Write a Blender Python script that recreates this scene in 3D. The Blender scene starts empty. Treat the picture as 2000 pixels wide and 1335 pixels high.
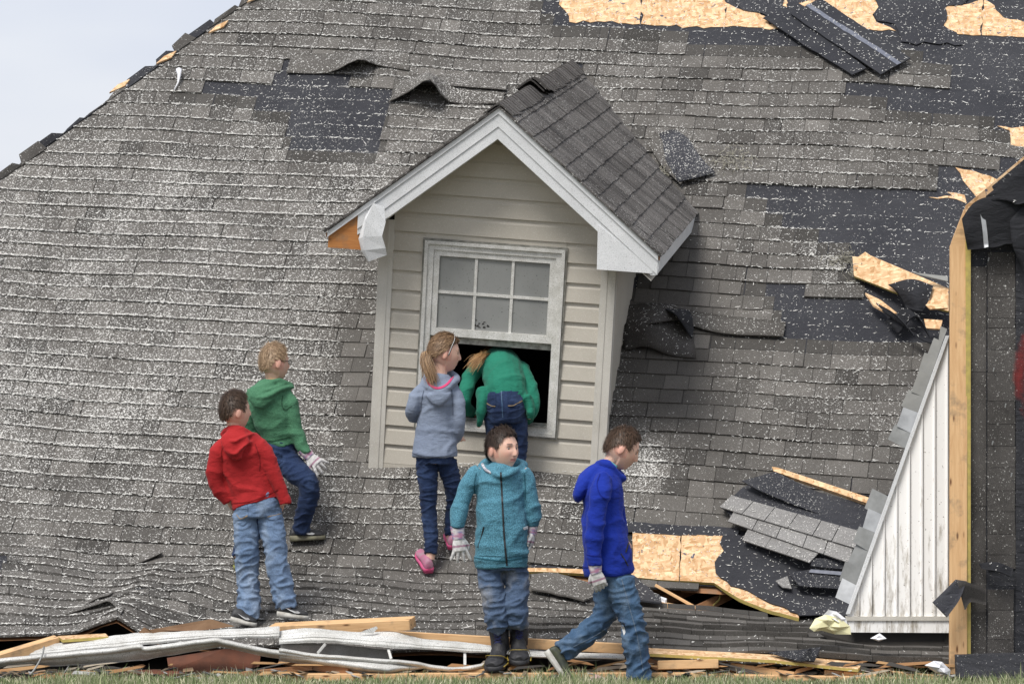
import bpy, bmesh, math, random
import numpy as np
from mathutils import Vector, Matrix, noise
from mathutils.geometry import delaunay_2d_cdt
random.seed(7); rng = np.random.default_rng(7)
scene = bpy.context.scene
col = scene.collection
R = math.radians
# ---------------------------------------------------------------- camera
FPX = 7500.0; CH = 1.6; PITCH = math.atan(82.5/FPX)
cam_d = bpy.data.cameras.new('camera'); cam = bpy.data.objects.new('camera', cam_d); col.objects.link(cam)
cam_d.sensor_width = 36; cam_d.lens = 36*FPX/2000.0; cam_d.clip_end = 3000; cam_d.clip_start = .1
cam.location = (0, 0, CH); cam.rotation_euler = (R(90)+PITCH, 0, 0)
scene.camera = cam
# ---------------------------------------------------------------- light
SUN_DIR = Vector((-0.30, -0.50, 0.82)).normalized()      # towards the sun
w = bpy.data.worlds.new("World"); scene.world = w; w.use_nodes = True
nt = w.node_tree; nd = nt.nodes; lk = nt.links; nd.clear()
out = nd.new('ShaderNodeOutputWorld'); bg = nd.new('ShaderNodeBackground'); bg.inputs[1].default_value = 0.1
sky = nd.new('ShaderNodeTexSky'); sky.sky_type = 'NISHITA'; sky.sun_disc = False
sky.sun_elevation = math.asin(SUN_DIR.z); sky.sun_rotation = math.atan2(SUN_DIR.x, SUN_DIR.y)
sky.dust_density = 2.0
tc = nd.new('ShaderNodeTexCoord'); mp = nd.new('ShaderNodeMapping'); mp.inputs['Scale'].default_value = (5, 5, 16); mp.inputs['Location'].default_value = (.3, .2, .1)
n1 = nd.new('ShaderNodeTexNoise'); n1.inputs['Scale'].default_value = 1.3; n1.inputs['Detail'].default_value = 4; n1.inputs['Roughness'].default_value = .45
rp = nd.new('ShaderNodeValToRGB'); rp.color_ramp.elements[0].position = .36; rp.color_ramp.elements[1].position = .66
rp.color_ramp.elements[0].color = (4.9, 5.15, 5.9, 1); rp.color_ramp.elements[1].color = (6.0, 6.1, 6.4, 1)
mx = nd.new('ShaderNodeMixRGB'); mx.inputs[0].default_value = .88
lk.new(tc.outputs['Generated'], mp.inputs[0]); lk.new(mp.outputs[0], n1.inputs[0]); lk.new(n1.outputs[0], rp.inputs[0])
lk.new(sky.outputs[0], mx.inputs[1]); lk.new(rp.outputs[0], mx.inputs[2]); lk.new(mx.outputs[0], bg.inputs[0]); lk.new(bg.outputs[0], out.inputs[0])
sd = bpy.data.lights.new('sun', 'SUN'); sun = bpy.data.objects.new('sun', sd); col.objects.link(sun)
sd.energy = 2.3; sd.angle = R(24); sd.color = (1, .965, .91)
sun.rotation_euler = SUN_DIR.to_track_quat('Z', 'Y').to_euler()
vs = scene.view_settings; vs.view_transform = 'Standard'; vs.look = 'None'; vs.exposure = 0.6; vs.gamma = 1; vs.use_curve_mapping = False
# ---------------------------------------------------------------- frames: camera rays, roof plane, dormer
cp, sp = math.cos(PITCH), math.sin(PITCH)
RC = np.array([[1, 0, 0], [0, cp, -sp], [0, sp, cp]]); CC = np.array([0, 0, CH])
def ray(px, py): return RC @ np.array([(px-1000)/FPX, 1, (667.5-py)/FPX])
def P(px, py, d): return Vector(CC + ray(px, py)*d)              # a point seen at (px,py), d metres into the scene
def proj(p):
    q = (np.asarray(p)-CC) @ RC
    return 1000+FPX*q[..., 0]/q[..., 1], 667.5-FPX*q[..., 2]/q[..., 1]
def nrm(a): a = np.asarray(a, float); return a/np.linalg.norm(a)
psi = R(8.35)
X0 = np.array([math.cos(psi), -math.sin(psi), 0]); YH = np.array([math.sin(psi), math.cos(psi), 0])
U = nrm(X0+np.array([0, 0, -.055])); V = YH*math.cos(R(45))+np.array([0, 0, math.sin(R(45))]); V = nrm(V-U*(V@U)); NN = np.cross(U, V)
B0 = CC + ray(1000, 1135)*22.2
EL = np.array(P(0, 1250, 21.4)); ER = np.array(P(2000, 1296, 20.85))
def smooth(a, b, x): t = np.clip((x-a)/(b-a), 0, 1); return t*t*(3-2*t)
def _S(u, v):
    B = B0+u[..., None]*U
    t = ((u+3.05)/5.99)[..., None]; E = EL*(1-t)+ER*t
    up = B+V*v[..., None]; lo = B+(B-E)/1.25*v[..., None]
    return np.where(v[..., None] >= 0, up, lo)
def S(u, v, l=0.0):
    u = np.asarray(u, float); v = np.asarray(v, float); u, v = np.broadcast_arrays(u, v)
    l = np.broadcast_to(np.asarray(l, float), u.shape)
    p = sum(_S(u, v+d) for d in (-.12, -.06, 0, .06, .12))/5
    N2 = nrm(np.array([.03, -.25, .97])); s = smooth(-.12, .12, v)[..., None]; n = NN*s+N2*(1-s)
    wv = .011*np.sin(1.7*u+.9*v+1)+.009*np.sin(-1.3*u+2.3*v)+.006*np.sin(3.9*u+1.3*v+2)+.004*np.sin(6.1*u-3.3*v)
    wv = wv+smooth(.3, -.3, v)*(.008*np.sin(3.3*u+2.*v)+.005*np.sin(6.7*u-3*v+1)+.0025*np.sin(13.1*u+4*v)+.0012*np.sin(27*u-9*v))
    du = u-(-2.36+(v+1.25)*.26); hh = .12*np.clip(-(v-.05)/1.25, 0, 1.0)
    wv = wv+hh/(1+(du/.13)**2)
    du2 = u-(-2.05+(v+.9)*.5); wv = wv+.05*np.exp(-(du2/.12)**2-((v+.5)/.35)**2)
    return p+n*(wv+l)[..., None]
def inv(px, py):                                                  # pixel -> (u,v) on the real roof surface
    u, v = (px-1000)/340., (1135-py)/230.
    for _ in range(14):
        def f(a, b):
            x, y = proj(S(np.array(a), np.array(b))); return np.array([x-px, y-py])
        f0 = f(u, v); e = 1e-3
        J = np.column_stack([(f(u+e, v)-f0)/e, (f(u, v+e)-f0)/e])
        st = np.linalg.solve(J, f0); m = np.abs(st).max()
        if m > .6: st *= .6/m
        u, v = u-st[0], v-st[1]
    return u, v
def RS(px, py, l=0.0):
    u, v = inv(px, py); return Vector(S(np.array(u), np.array(v), l))
EY = R(9.1); DY = YH*math.cos(EY)+np.array([0, 0, math.sin(EY)]); Z0 = np.cross(X0, DY)
DX = X0*math.cos(.077)-Z0*math.sin(.077); DZ = np.cross(DX, DY)
_r = ray(950, 918); D0 = CC+_r*((B0-CC)@NN)/(_r@NN)
DM = Matrix(((DX[0], DY[0], DZ[0], D0[0]), (DX[1], DY[1], DZ[1], D0[1]), (DX[2], DY[2], DZ[2], D0[2]), (0, 0, 0, 1)))
def inpoly(px, py, poly):
    px = np.asarray(px, float); py = np.asarray(py, float); c = np.zeros(px.shape, bool); n = len(poly)
    for i in range(n):
        x1, y1 = poly[i]; x2, y2 = poly[(i+1) % n]
        if y1 == y2: continue
        k = ((y1 > py) != (y2 > py)) & (px < (x2-x1)*(py-y1)/(y2-y1)+x1); c ^= k
    return c
# ---------------------------------------------------------------- object helpers
def tag(o, label=None, cat=None, group=None, kind=None):
    for k, x in (('label', label), ('category', cat), ('group', group), ('kind', kind)):
        if x: o[k] = x
    return o
def empty(name, loc=(0, 0, 0), label=None, cat=None, group=None, mw=None):
    o = bpy.data.objects.new(name, None); col.objects.link(o); o.empty_display_size = .1
    if mw is not None: o.matrix_world = mw
    else: o.location = loc
    return tag(o, label, cat, group)
def mesh_obj(name, verts, faces, mat=None, parent=None, loc=None, smooth_=False, local=False, colr=None):
    """verts in world space unless local; origin goes to loc (or the parent's place)"""
    vv = np.asarray(verts, float).reshape(-1, 3)
    par_loc = np.array(parent.location) if parent is not None else np.zeros(3)
    if local: org = np.zeros(3)
    else:
        if loc is None: loc = vv.mean(0) if parent is None else (vv.mean(0))
        org = np.array(loc); vv = vv-org
    me = bpy.data.meshes.new(name); me.from_pydata(vv.tolist(), [], faces)
    if colr is not None:
        a = me.color_attributes.new('Col', 'FLOAT_COLOR', 'POINT'); c = np.ones((len(vv), 4), np.float32); c[:, :3] = colr
        a.data.foreach_set('color', c.ravel())
    me.update()
    if smooth_: me.polygons.foreach_set('use_smooth', [True]*len(me.polygons))
    o = bpy.data.objects.new(name, me); col.objects.link(o)
    if parent is not None:
        o.parent = parent
        if not local: o.location = Vector(org-par_loc) if parent.matrix_world == Matrix.Identity(4) or True else org
    elif not local: o.location = Vector(org)
    if mat: me.materials.append(mat)
    return o
class MB:
    def __init__(s): s.v = []; s.f = []; s.c = []
    def add(s, vs, fs, c=(1, 1, 1)):
        b = len(s.v); s.v += [tuple(x) for x in vs]; s.f += [[b+i for i in f] for f in fs]; s.c += [c]*len(vs)
    def box(s, a, b, c=(1, 1, 1)):
        x0, y0, z0 = a; x1, y1, z1 = b
        s.add([(x0, y0, z0), (x1, y0, z0), (x1, y1, z0), (x0, y1, z0), (x0, y0, z1), (x1, y0, z1), (x1, y1, z1), (x0, y1, z1)],
              [(0, 3, 2, 1), (4, 5, 6, 7), (0, 1, 5, 4), (1, 2, 6, 5), (2, 3, 7, 6), (3, 0, 4, 7)], c)
    def prism(s, poly, off, c=(1, 1, 1)):                          # poly: list of 3D points, extruded by vector off
        n = len(poly); off = Vector(off); a = [Vector(p) for p in poly]; b = [p+off for p in a]
        s.add(a+b, [list(range(n)), list(range(2*n-1, n-1, -1))]+[[i, i+n, (i+1) % n+n, (i+1) % n] for i in range(n)], c)
    def tube(s, pts, rad, n=8, c=(1, 1, 1), cap=True, flat=1.0):
        pts = [Vector(p) for p in pts]; m = len(pts); rings = []
        if not hasattr(rad, '__len__'): rad = [rad]*m
        up = None
        for i, p in enumerate(pts):
            t = (pts[min(i+1, m-1)]-pts[max(i-1, 0)]).normalized()
            if up is None:
                up = Vector((0, 0, 1)) if abs(t.z) < .9 else Vector((0, 1, 0))
            a = (up-t*up.dot(t)).normalized(); up = a; b = t.cross(a)
            rings.append([p+(a*math.cos(k*2*math.pi/n)+b*flat*math.sin(k*2*math.pi/n))*rad[i] for k in range(n)])
        vs = [q for r in rings for q in r]; fs = []
        for i in range(m-1):
            for k in range(n): fs.append([i*n+k, i*n+(k+1) % n, (i+1)*n+(k+1) % n, (i+1)*n+k])
        if cap: fs += [list(range(n-1, -1, -1)), [(m-1)*n+k for k in range(n)]]
        s.add(vs, fs, c)
    def build(s, name, mat=None, parent=None, loc=None, smooth_=False, local=False):
        return mesh_obj(name, s.v, s.f, mat, parent, loc, smooth_, local, colr=np.array(s.c))
def cr(pts, n=6):                                                 # catmull-rom through rows of numbers
    a = np.array(pts, float); a = np.vstack([2*a[0]-a[1], a, 2*a[-1]-a[-2]]); o = []
    for i in range(1, len(a)-2):
        for k in range(n):
            t = k/n; o.append(.5*((2*a[i])+(-a[i-1]+a[i+1])*t+(2*a[i-1]-5*a[i]+4*a[i+1]-a[i+2])*t*t+(-a[i-1]+3*a[i]-3*a[i+1]+a[i+2])*t**3))
    o.append(a[-2]); return np.array(o)
# ---------------------------------------------------------------- materials
def newmat(name):
    m = bpy.data.materials.new(name); m.use_nodes = True; b = m.node_tree.nodes['Principled BSDF']
    return m, m.node_tree.nodes, m.node_tree.links, b
def N(nodes, t, **kw):
    n = nodes.new(t)
    for k, x in kw.items():
        if k.startswith('i_'):
            key = k[2:]; key = int(key) if key.isdigit() else key.replace('_', ' '); n.inputs[key].default_value = x
        else: setattr(n, k, x)
    return n
def mixc(nodes, links, fac, a, b, mode='MIX'):
    m = nodes.new('ShaderNodeMixRGB'); m.blend_type = mode
    for i, x in ((0, fac), (1, a), (2, b)):
        if hasattr(x, 'links') or hasattr(x, 'is_output'): links.new(x, m.inputs[i])
        elif i == 0: m.inputs[0].default_value = x
        else: m.inputs[i].default_value = (*x, 1) if len(x) == 3 else x
    return m.outputs[0]
def ramp(nodes, links, src, p0, p1, c0=(0, 0, 0), c1=(1, 1, 1)):
    r = nodes.new('ShaderNodeValToRGB'); r.color_ramp.elements[0].position = p0; r.color_ramp.elements[1].position = p1
    r.color_ramp.elements[0].color = (*c0, 1); r.color_ramp.elements[1].color = (*c1, 1); links.new(src, r.inputs[0]); return r.outputs[0]
def pos(nodes, links, sc=(1, 1, 1), obj=False, rot=(0, 0, 0)):
    if obj: s = nodes.new('ShaderNodeTexCoord').outputs['Object']
    else: s = nodes.new('ShaderNodeNewGeometry').outputs['Position']
    mp = nodes.new('ShaderNodeMapping'); mp.inputs['Scale'].default_value = sc; mp.inputs['Rotation'].default_value = rot
    links.new(s, mp.inputs[0]); return mp.outputs[0]
def noiz(nodes, links, vec, scale, detail=3, rough=.55, dist=0):
    n = nodes.new('ShaderNodeTexNoise'); n.inputs['Scale'].default_value = scale; n.inputs['Detail'].default_value = detail
    n.inputs['Roughness'].default_value = rough; n.inputs['Distortion'].default_value = dist
    links.new(vec, n.inputs['Vector']); return n.outputs[0]
def bump(nodes, links, b, h, strength=.4, dist=.01):
    n = nodes.new('ShaderNodeBump'); n.inputs['Strength'].default_value = strength; n.inputs['Distance'].default_value = dist
    links.new(h, n.inputs['Height']); links.new(n.outputs[0], b.inputs['Normal'])
def speck_mat(name, base, base2, white=(.66, .65, .62), rough=.9, grain=.35, dustmul=1.0, spec=.3, attr=True, wrinkle=False):
    """mineral surface with granules; Col.r = tone, Col.g = amount of pale insulation dust lying on it"""
    m, n, l, b = newmat(name)
    p = pos(n, l)
    if attr:
        at = N(n, 'ShaderNodeVertexColor', layer_name='Col'); sep = n.new('ShaderNodeSeparateColor'); l.new(at.outputs[0], sep.inputs[0]); tone, dust = sep.outputs[0], sep.outputs[1]
    c = mixc(n, l, ramp(n, l, noiz(n, l, p, 3, 4), .35, .65), base, base2)
    g = noiz(n, l, p, 300, 2, .7); gr = ramp(n, l, g, .3, .7, (1-grain,)*3, (1+grain,)*3)
    c = mixc(n, l, 1, c, gr, 'MULTIPLY')
    if attr:
        tn = N(n, 'ShaderNodeMapRange'); tn.inputs[1].default_value = 0; tn.inputs[2].default_value = 1; tn.inputs[3].default_value = .25; tn.inputs[4].default_value = 1.45
        l.new(tone, tn.inputs[0]); c = mixc(n, l, 1, c, tn.outputs[0], 'MULTIPLY')
        # dust: short pale fibres, threshold falls as dust rises
        pa = pos(n, l, (1, 1, 1))
        f1 = noiz(n, l, pa, 95, 3, .75, .6); f2 = noiz(n, l, pa, 2.2, 3, .6)
        s1 = N(n, 'ShaderNodeMath', operation='MULTIPLY_ADD'); l.new(dust, s1.inputs[0]); s1.inputs[1].default_value = .19*dustmul; l.new(f1, s1.inputs[2])
        s2 = N(n, 'ShaderNodeMath', operation='MULTIPLY_ADD'); l.new(f2, s2.inputs[0]); s2.inputs[1].default_value = .14; l.new(s1.outputs[0], s2.inputs[2])
        fac = ramp(n, l, s2.outputs[0], .745, .785)
        cut = N(n, 'ShaderNodeMath', operation='MULTIPLY'); l.new(fac, cut.inputs[0])
        dm = N(n, 'ShaderNodeMath', operation='MULTIPLY', use_clamp=True); l.new(dust, dm.inputs[0]); dm.inputs[1].default_value = 6.0
        l.new(dm.outputs[0], cut.inputs[1])
        c = mixc(n, l, cut.outputs[0], c, white)
    l.new(c, b.inputs['Base Color']); b.inputs['Roughness'].default_value = rough; b.inputs['Specular IOR Level'].default_value = spec
    if wrinkle:
        w1 = noiz(n, l, pos(n, l, (2.2, 1, 5)), 4, 3, .5, .8); w2 = N(n, 'ShaderNodeMath', operation='MULTIPLY_ADD'); l.new(w1, w2.inputs[0]); w2.inputs[1].default_value = 4; l.new(g, w2.inputs[2]); bump(n, l, b, w2.outputs[0], .6, .012)
    else: bump(n, l, b, g, .5, .004)
    return m
M = {}
M['shingle'] = speck_mat('asphalt_shingle', (.094, .087, .079), (.122, .114, .104), grain=.5)
M['pale_shingle'] = speck_mat('pale_shingle', (.17, .165, .16), (.21, .205, .20), grain=.4)
M['dormer_shingle'] = speck_mat('weathered_shingle', (.072, .066, .062), (.128, .119, .112), grain=.6)
M['felt'] = speck_mat('roofing_felt', (.032, .033, .040), (.047, .048, .055), grain=.2, spec=.3, rough=.8, dustmul=.55, wrinkle=True)
M['blackpad'] = speck_mat('bitumen_back', (.026, .027, .033), (.036, .037, .042), grain=.2, rough=.8, spec=.25, wrinkle=True)
def wood_mat(name, a, b_, grain=(4, 60, 60), knots=True, rough=.75):
    m, n, l, b = newmat(name); p = pos(n, l, grain, obj=True)
    g = noiz(n, l, p, 1.0, 5, .6, 1.2); c = mixc(n, l, ramp(n, l, g, .3, .7), a, b_)
    p2 = pos(n, l, (7, 25, 25), obj=True)
    if knots:
        v = N(n, 'ShaderNodeTexVoronoi'); v.inputs['Scale'].default_value = .8; l.new(p2, v.inputs['Vector'])
        c = mixc(n, l, ramp(n, l, v.outputs['Distance'], .06, .16, (1, 1, 1), (0, 0, 0)), c, (.16, .07, .025))
    d = noiz(n, l, pos(n, l), 9, 4, .6); c = mixc(n, l, ramp(n, l, d, .55, .8), c, (.18, .14, .10))
    l.new(c, b.inputs['Base Color']); b.inputs['Roughness'].default_value = rough; bump(n, l, b, g, .3, .004); return m
M['wood'] = wood_mat('pine_lumber', (.74, .48, .25), (.58, .34, .16))
M['wood_dark'] = wood_mat('old_lumber', (.36, .18, .08), (.24, .11, .05))
M['wood_orange'] = wood_mat('orange_subfascia', (.52, .23, .07), (.40, .15, .04))
def osb_mat():
    m, n, l, b = newmat('osb_board'); p = pos(n, l)
    v = N(n, 'ShaderNodeTexVoronoi'); v.inputs['Scale'].default_value = 58; v.inputs['Randomness'].default_value = 1
    v2 = N(n, 'ShaderNodeTexVoronoi'); v2.inputs['Scale'].default_value = 58
    l.new(pos(n, l, (1.0, .35, .35), rot=(0, 0, 0)), v.inputs['Vector']); l.new(pos(n, l, (.32, 1, 1), rot=(.4, .3, .2)), v2.inputs['Vector'])
    c1 = ramp(n, l, v.outputs['Color'], 0.1, .9, (.40, .22, .09), (.80, .54, .32)); c2 = ramp(n, l, v2.outputs['Color'], .1, .9, (.44, .24, .10), (.86, .62, .38))
    c = mixc(n, l, ramp(n, l, noiz(n, l, p, 26, 3), .45, .55), c1, c2)
    s = noiz(n, l, pos(n, l, (1, 1, 1)), 22, 2, .5, .5); c = mixc(n, l, ramp(n, l, s, .69, .72), c, (.10, .10, .12))
    l.new(c, b.inputs['Base Color']); b.inputs['Roughness'].default_value = .8; bump(n, l, b, v.outputs['Distance'], .25, .004); return m
M['osb'] = osb_mat()
def plain(name, a, b_=None, rough=.7, scale=8, bumps=0, metal=0, spec=.5, fine=0, finecol=None):
    m, n, l, b = newmat(name); p = pos(n, l); b_ = b_ or tuple(x*.8 for x in a)
    g = noiz(n, l, p, scale, 5, .6); c = mixc(n, l, ramp(n, l, g, .35, .68), a, b_)
    if fine:
        g2 = noiz(n, l, p, 230, 2, .6); c = mixc(n, l, ramp(n, l, g2, .62-fine*.1, .70-fine*.1), c, finecol or tuple(x*.5 for x in a))
    l.new(c, b.inputs['Base Color']); b.inputs['Roughness'].default_value = rough; b.inputs['Metallic'].default_value = metal; b.inputs['Specular IOR Level'].default_value = spec
    if bumps: bump(n, l, b, g, bumps, .01)
    return m
M['yellow'] = plain('yellow_edge_paint', (.48, .38, .10), (.34, .27, .09), scale=30)
M['siding'] = plain('tan_vinyl', (.53, .49, .42), (.46, .425, .36), .6, 3, fine=.4, finecol=(.62, .59, .53))
M['trim'] = plain('pale_trim', (.60, .575, .52), (.50, .475, .42), .55, 5, fine=.5, finecol=(.68, .66, .61))
M['whitetrim'] = plain('white_aluminium', (.80, .81, .82), (.68, .69, .70), .45, 6, fine=.7, finecol=(.52, .53, .53))
M['winframe'] = plain('dirty_white_vinyl', (.74, .73, .70), (.54, .53, .49), .5, 14, fine=.8, finecol=(.40, .39, .35))
M['gutter'] = plain('dented_gutter', (.62, .62, .60), (.42, .41, .38), .42, 7, .25, fine=.6, finecol=(.2, .19, .17))
M['gutter_grey'] = plain('grey_gutter_inside', (.30, .30, .28), (.20, .19, .18), .6, 9, .2, fine=.6)
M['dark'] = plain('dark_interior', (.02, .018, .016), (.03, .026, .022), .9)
M['soil'] = plain('trampled_soil', (.07, .055, .04), (.04, .032, .025), .95, 20, .5)
M['metal'] = plain('galvanised_flashing', (.44, .45, .46), (.30, .31, .32), .45, 12, 0, .3)
M['metal_bright'] = plain('bright_flashing', (.66, .67, .68), (.5, .51, .52), .4, 14, 0, .3); M['metal_dark'] = plain('dull_flashing', (.27, .275, .27), (.19, .195, .19), .5, 14, 0, .2)
M['greyflash'] = plain('grey_flashing', (.25, .25, .235), (.19, .19, .18), .7, 8)
M['cardboard'] = plain('brown_cardboard', (.22, .13, .07), (.15, .08, .04), .85, 9)
M['redbrown'] = plain('red_brown_board', (.15, .05, .025), (.09, .035, .02), .8, 10, .3)
M['paper'] = plain('white_paper', (.80, .80, .80), (.66, .67, .72), .8, 10)
M['yellowpaper'] = plain('pale_yellow_paper', (.80, .78, .50), (.74, .70, .42), .8, 6)
M['pinkpaper'] = plain('printed_paper', (.62, .50, .47), (.42, .22, .22), .8, 26)
M['cable'] = plain('grey_cable', (.3, .3, .29), (.2, .2, .19), .5)
M['insul'] = plain('insulation', (.76, .75, .72), (.62, .61, .57), .95, 60)
M['fluff'] = plain('fluff', (.36, .34, .28), (.22, .21, .17), .95, 90, .6)
def vinyl_panel_mat():
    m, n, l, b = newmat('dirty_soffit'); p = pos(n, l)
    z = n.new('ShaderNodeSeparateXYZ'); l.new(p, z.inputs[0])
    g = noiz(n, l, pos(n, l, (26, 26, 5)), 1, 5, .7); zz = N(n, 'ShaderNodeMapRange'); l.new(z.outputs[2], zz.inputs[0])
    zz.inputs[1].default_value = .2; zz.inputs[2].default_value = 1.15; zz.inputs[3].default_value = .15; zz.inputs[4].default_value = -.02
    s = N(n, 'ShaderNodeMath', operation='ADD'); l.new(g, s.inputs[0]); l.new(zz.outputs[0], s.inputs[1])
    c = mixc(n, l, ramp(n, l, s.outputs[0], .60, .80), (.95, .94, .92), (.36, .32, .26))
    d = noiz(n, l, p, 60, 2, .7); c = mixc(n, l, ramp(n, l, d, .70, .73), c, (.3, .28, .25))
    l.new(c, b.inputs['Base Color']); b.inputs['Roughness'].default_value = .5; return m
M['soffit'] = vinyl_panel_mat()
def glass_mat():
    m, n, l, b = newmat('window_glass'); p = pos(n, l); g = noiz(n, l, p, 110, 2, .6); g2 = noiz(n, l, p, 3, 3)
    c = mixc(n, l, ramp(n, l, g2, .3, .7), (.25, .255, .25), (.33, .335, .325)); c = mixc(n, l, ramp(n, l, g, .67, .72), c, (.05, .05, .05))
    l.new(c, b.inputs['Base Color']); b.inputs['Roughness'].default_value = .12; b.inputs['Alpha'].default_value = .93; return m
M['glass'] = glass_mat()
def graffiti_mat():
    m, n, l, b = newmat('red_spray'); p = pos(n, l); g = noiz(n, l, p, 14, 4, .6)
    at = N(n, 'ShaderNodeVertexColor', layer_name='Col'); sep = n.new('ShaderNodeSeparateColor'); l.new(at.outputs[0], sep.inputs[0])
    mu0 = N(n, 'ShaderNodeMath', operation='ADD'); l.new(g, mu0.inputs[0]); l.new(sep.outputs[0], mu0.inputs[1]); mu = N(n, 'ShaderNodeMath', operation='MULTIPLY'); l.new(mu0.outputs[0], mu.inputs[0]); mu.inputs[1].default_value = .5
    tr = n.new('ShaderNodeBsdfTransparent'); ms = n.new('ShaderNodeMixShader'); l.new(ramp(n, l, mu.outputs[0], .38, .80), ms.inputs[0])
    b.inputs['Base Color'].default_value = (.26, .018, .014, 1); b.inputs['Roughness'].default_value = .7
    l.new(tr.outputs[0], ms.inputs[1]); l.new(b.outputs[0], ms.inputs[2]); l.new(ms.outputs[0], n['Material Output'].inputs[0]); return m
M['spray'] = graffiti_mat()
# ================================================================ setting
g = MB(); g.add([(-400, -60, 0), (400, -60, 0), (400, 900, 0), (-400, 900, 0)], [(0, 1, 2, 3)])
M['lawn'] = plain('lawn_soil', (.075, .075, .035), (.10, .095, .05), .95, 3, fine=.5)
tag(g.build('ground', M['lawn'], loc=(0, 0, 0)), kind='structure')
g = MB(); g.add([(-5.5, 20.98, .004), (5.5, 20.98, .004), (5.5, 30, .004), (-5.5, 30, .004)], [(0, 1, 2, 3)])
tag(g.build('bare_soil', M['soil']), kind='structure')
# ================================================================ the collapsed roof
roof = empty('collapsed_roof', (0, 0, 0), 'large grey shingled roof lying collapsed on the ground, torn down to felt and bare board in places', 'roof')
MISS = [  # outlines (as seen) where shingles have been torn off down to the felt
 [(322, 190), (440, 168), (522, 158), (526, 132), (592, 130), (600, 150), (622, 152), (765, 170), (792, 192), (758, 212), (755, 332), (592, 320), (566, 300), (562, 272), (545, 272), (542, 250), (506, 250), (500, 226), (462, 226), (460, 205), (330, 202)],
 [(1035, -60), (1035, 22), (1072, 26), (1072, 78), (1356, 90), (1356, 113), (1590, 120), (1650, 150), (1770, 130), (1880, 150), (1880, 182), (1650, 170), (1648, 200), (1714, 207), (1716, 232), (1946, 246), (1948, 282), (2300, 300), (2300, -60)],
 [(1760, 308), (1816, 312), (1818, 385), (2300, 400), (2300, 280), (1976, 282), (1976, 318), (1900, 330), (1886, 325)],
 [(1415, 360), (1885, 392), (2300, 400), (2300, 720), (1700, 578), (1692, 560), (1650, 540), (1648, 510), (1590, 505), (1588, 480), (1512, 470), (1512, 450), (1475, 445), (1475, 410), (1448, 408), (1446, 380)],
 [(1455, 563), (1694, 574), (2300, 700), (2300, 735), (1850, 704), (1360, 686), (1362, 668), (1508, 672), (1516, 646), (1532, 640), (1530, 618), (1494, 612), (1492, 588), (1455, 586)],
 [(-20, 1088), (30, 1094), (48, 1108), (30, 1122), (-20, 1126)],
 [(1170, 1022), (1440, 1040), (1700, 1100), (1700, 1215), (1550, 1212), (1395, 1144), (1250, 1134), (1130, 1124), (1022, 1122), (1022, 1114), (1120, 1114)],
 [(1440, 985), (1700, 1030), (1720, 1090), (1560, 1070), (1440, 1010)],
 [(720, -60), (1035, -60), (1035, 2), (960, 4), (720, 0)],
]
HOLE = [[(1026, 1121), (1130, 1127), (1250, 1136), (1395, 1145), (1555, 1214), (1440, 1204), (1250, 1186), (1150, 1166), (1100, 1148), (1026, 1136)],
        [(1692, 968), (1742, 962), (1760, 1000), (1700, 1030), (1680, 1010)]]
def uhip(v): return -3.84+(v-3.23)*.689
def dloc(p):
    q = np.asarray(p)-D0; return q@DX, q@DY, q@DZ
def missing(u, v):
    p = S(u, v); x, y = proj(p); m = np.zeros(np.shape(u), bool)
    for q in MISS+HOLE: m |= inpoly(x, y, q)
    a, b, c = dloc(p); m |= (np.abs(a) < .60) & (b > .03) & (b < 2.4)
    m |= (v > .35) & (np.abs(a) < (3.05-b)*.42+.0) & (b > 1.2) & (b < 3.0)
    return m
def holed(u, v):
    p = S(u, v); x, y = proj(p); m = np.zeros(np.shape(u), bool)
    for q in HOLE: m |= inpoly(x, y, q)
    a, b, c = dloc(p); m |= (np.abs(a) < .57) & (b > .05) & (b < 2.2)
    return m
def dustmap(x, y):                                                # how much pale insulation settled where
    d = np.full(np.shape(x), .49)-.08*smooth(420, 120, y)
    d = d+.11*smooth(900, 300, x)*smooth(150, 420, y)
    d = d-.22*smooth(640, 760, x)*smooth(380, 700, y)*smooth(1400, 1300, x)*0
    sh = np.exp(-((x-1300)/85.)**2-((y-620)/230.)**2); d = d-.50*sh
    d = d-.10*smooth(1150, 1300, x)-.08*smooth(1150, 1300, x)*smooth(330, 420, y)
    d = d-.5*np.exp(-((x-700)/40.)**2-((y-760)/190.)**2)
    d = d+.55*np.exp(-((x-1262)/45.)**2-((y-920)/70.)**2)
    d = d+.5*np.exp(-((x-930)/260.)**2-((y-1000)/60.)**2)*.4
    d = d-.21*smooth(850, 1080, y)
    q = (x-1480)*.62+(y-400)*-.78; t = (x-1480)*.78+(y-400)*.62      # blown streak on the right
    d = d+.45*np.exp(-(q/24.)**2)*smooth(-60, 40, t)*smooth(270, 180, t)
    d = d-.25*smooth(600, 560, x)*smooth(200, 0, y)*0
    return np.clip(d, .03, 1.25)
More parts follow.
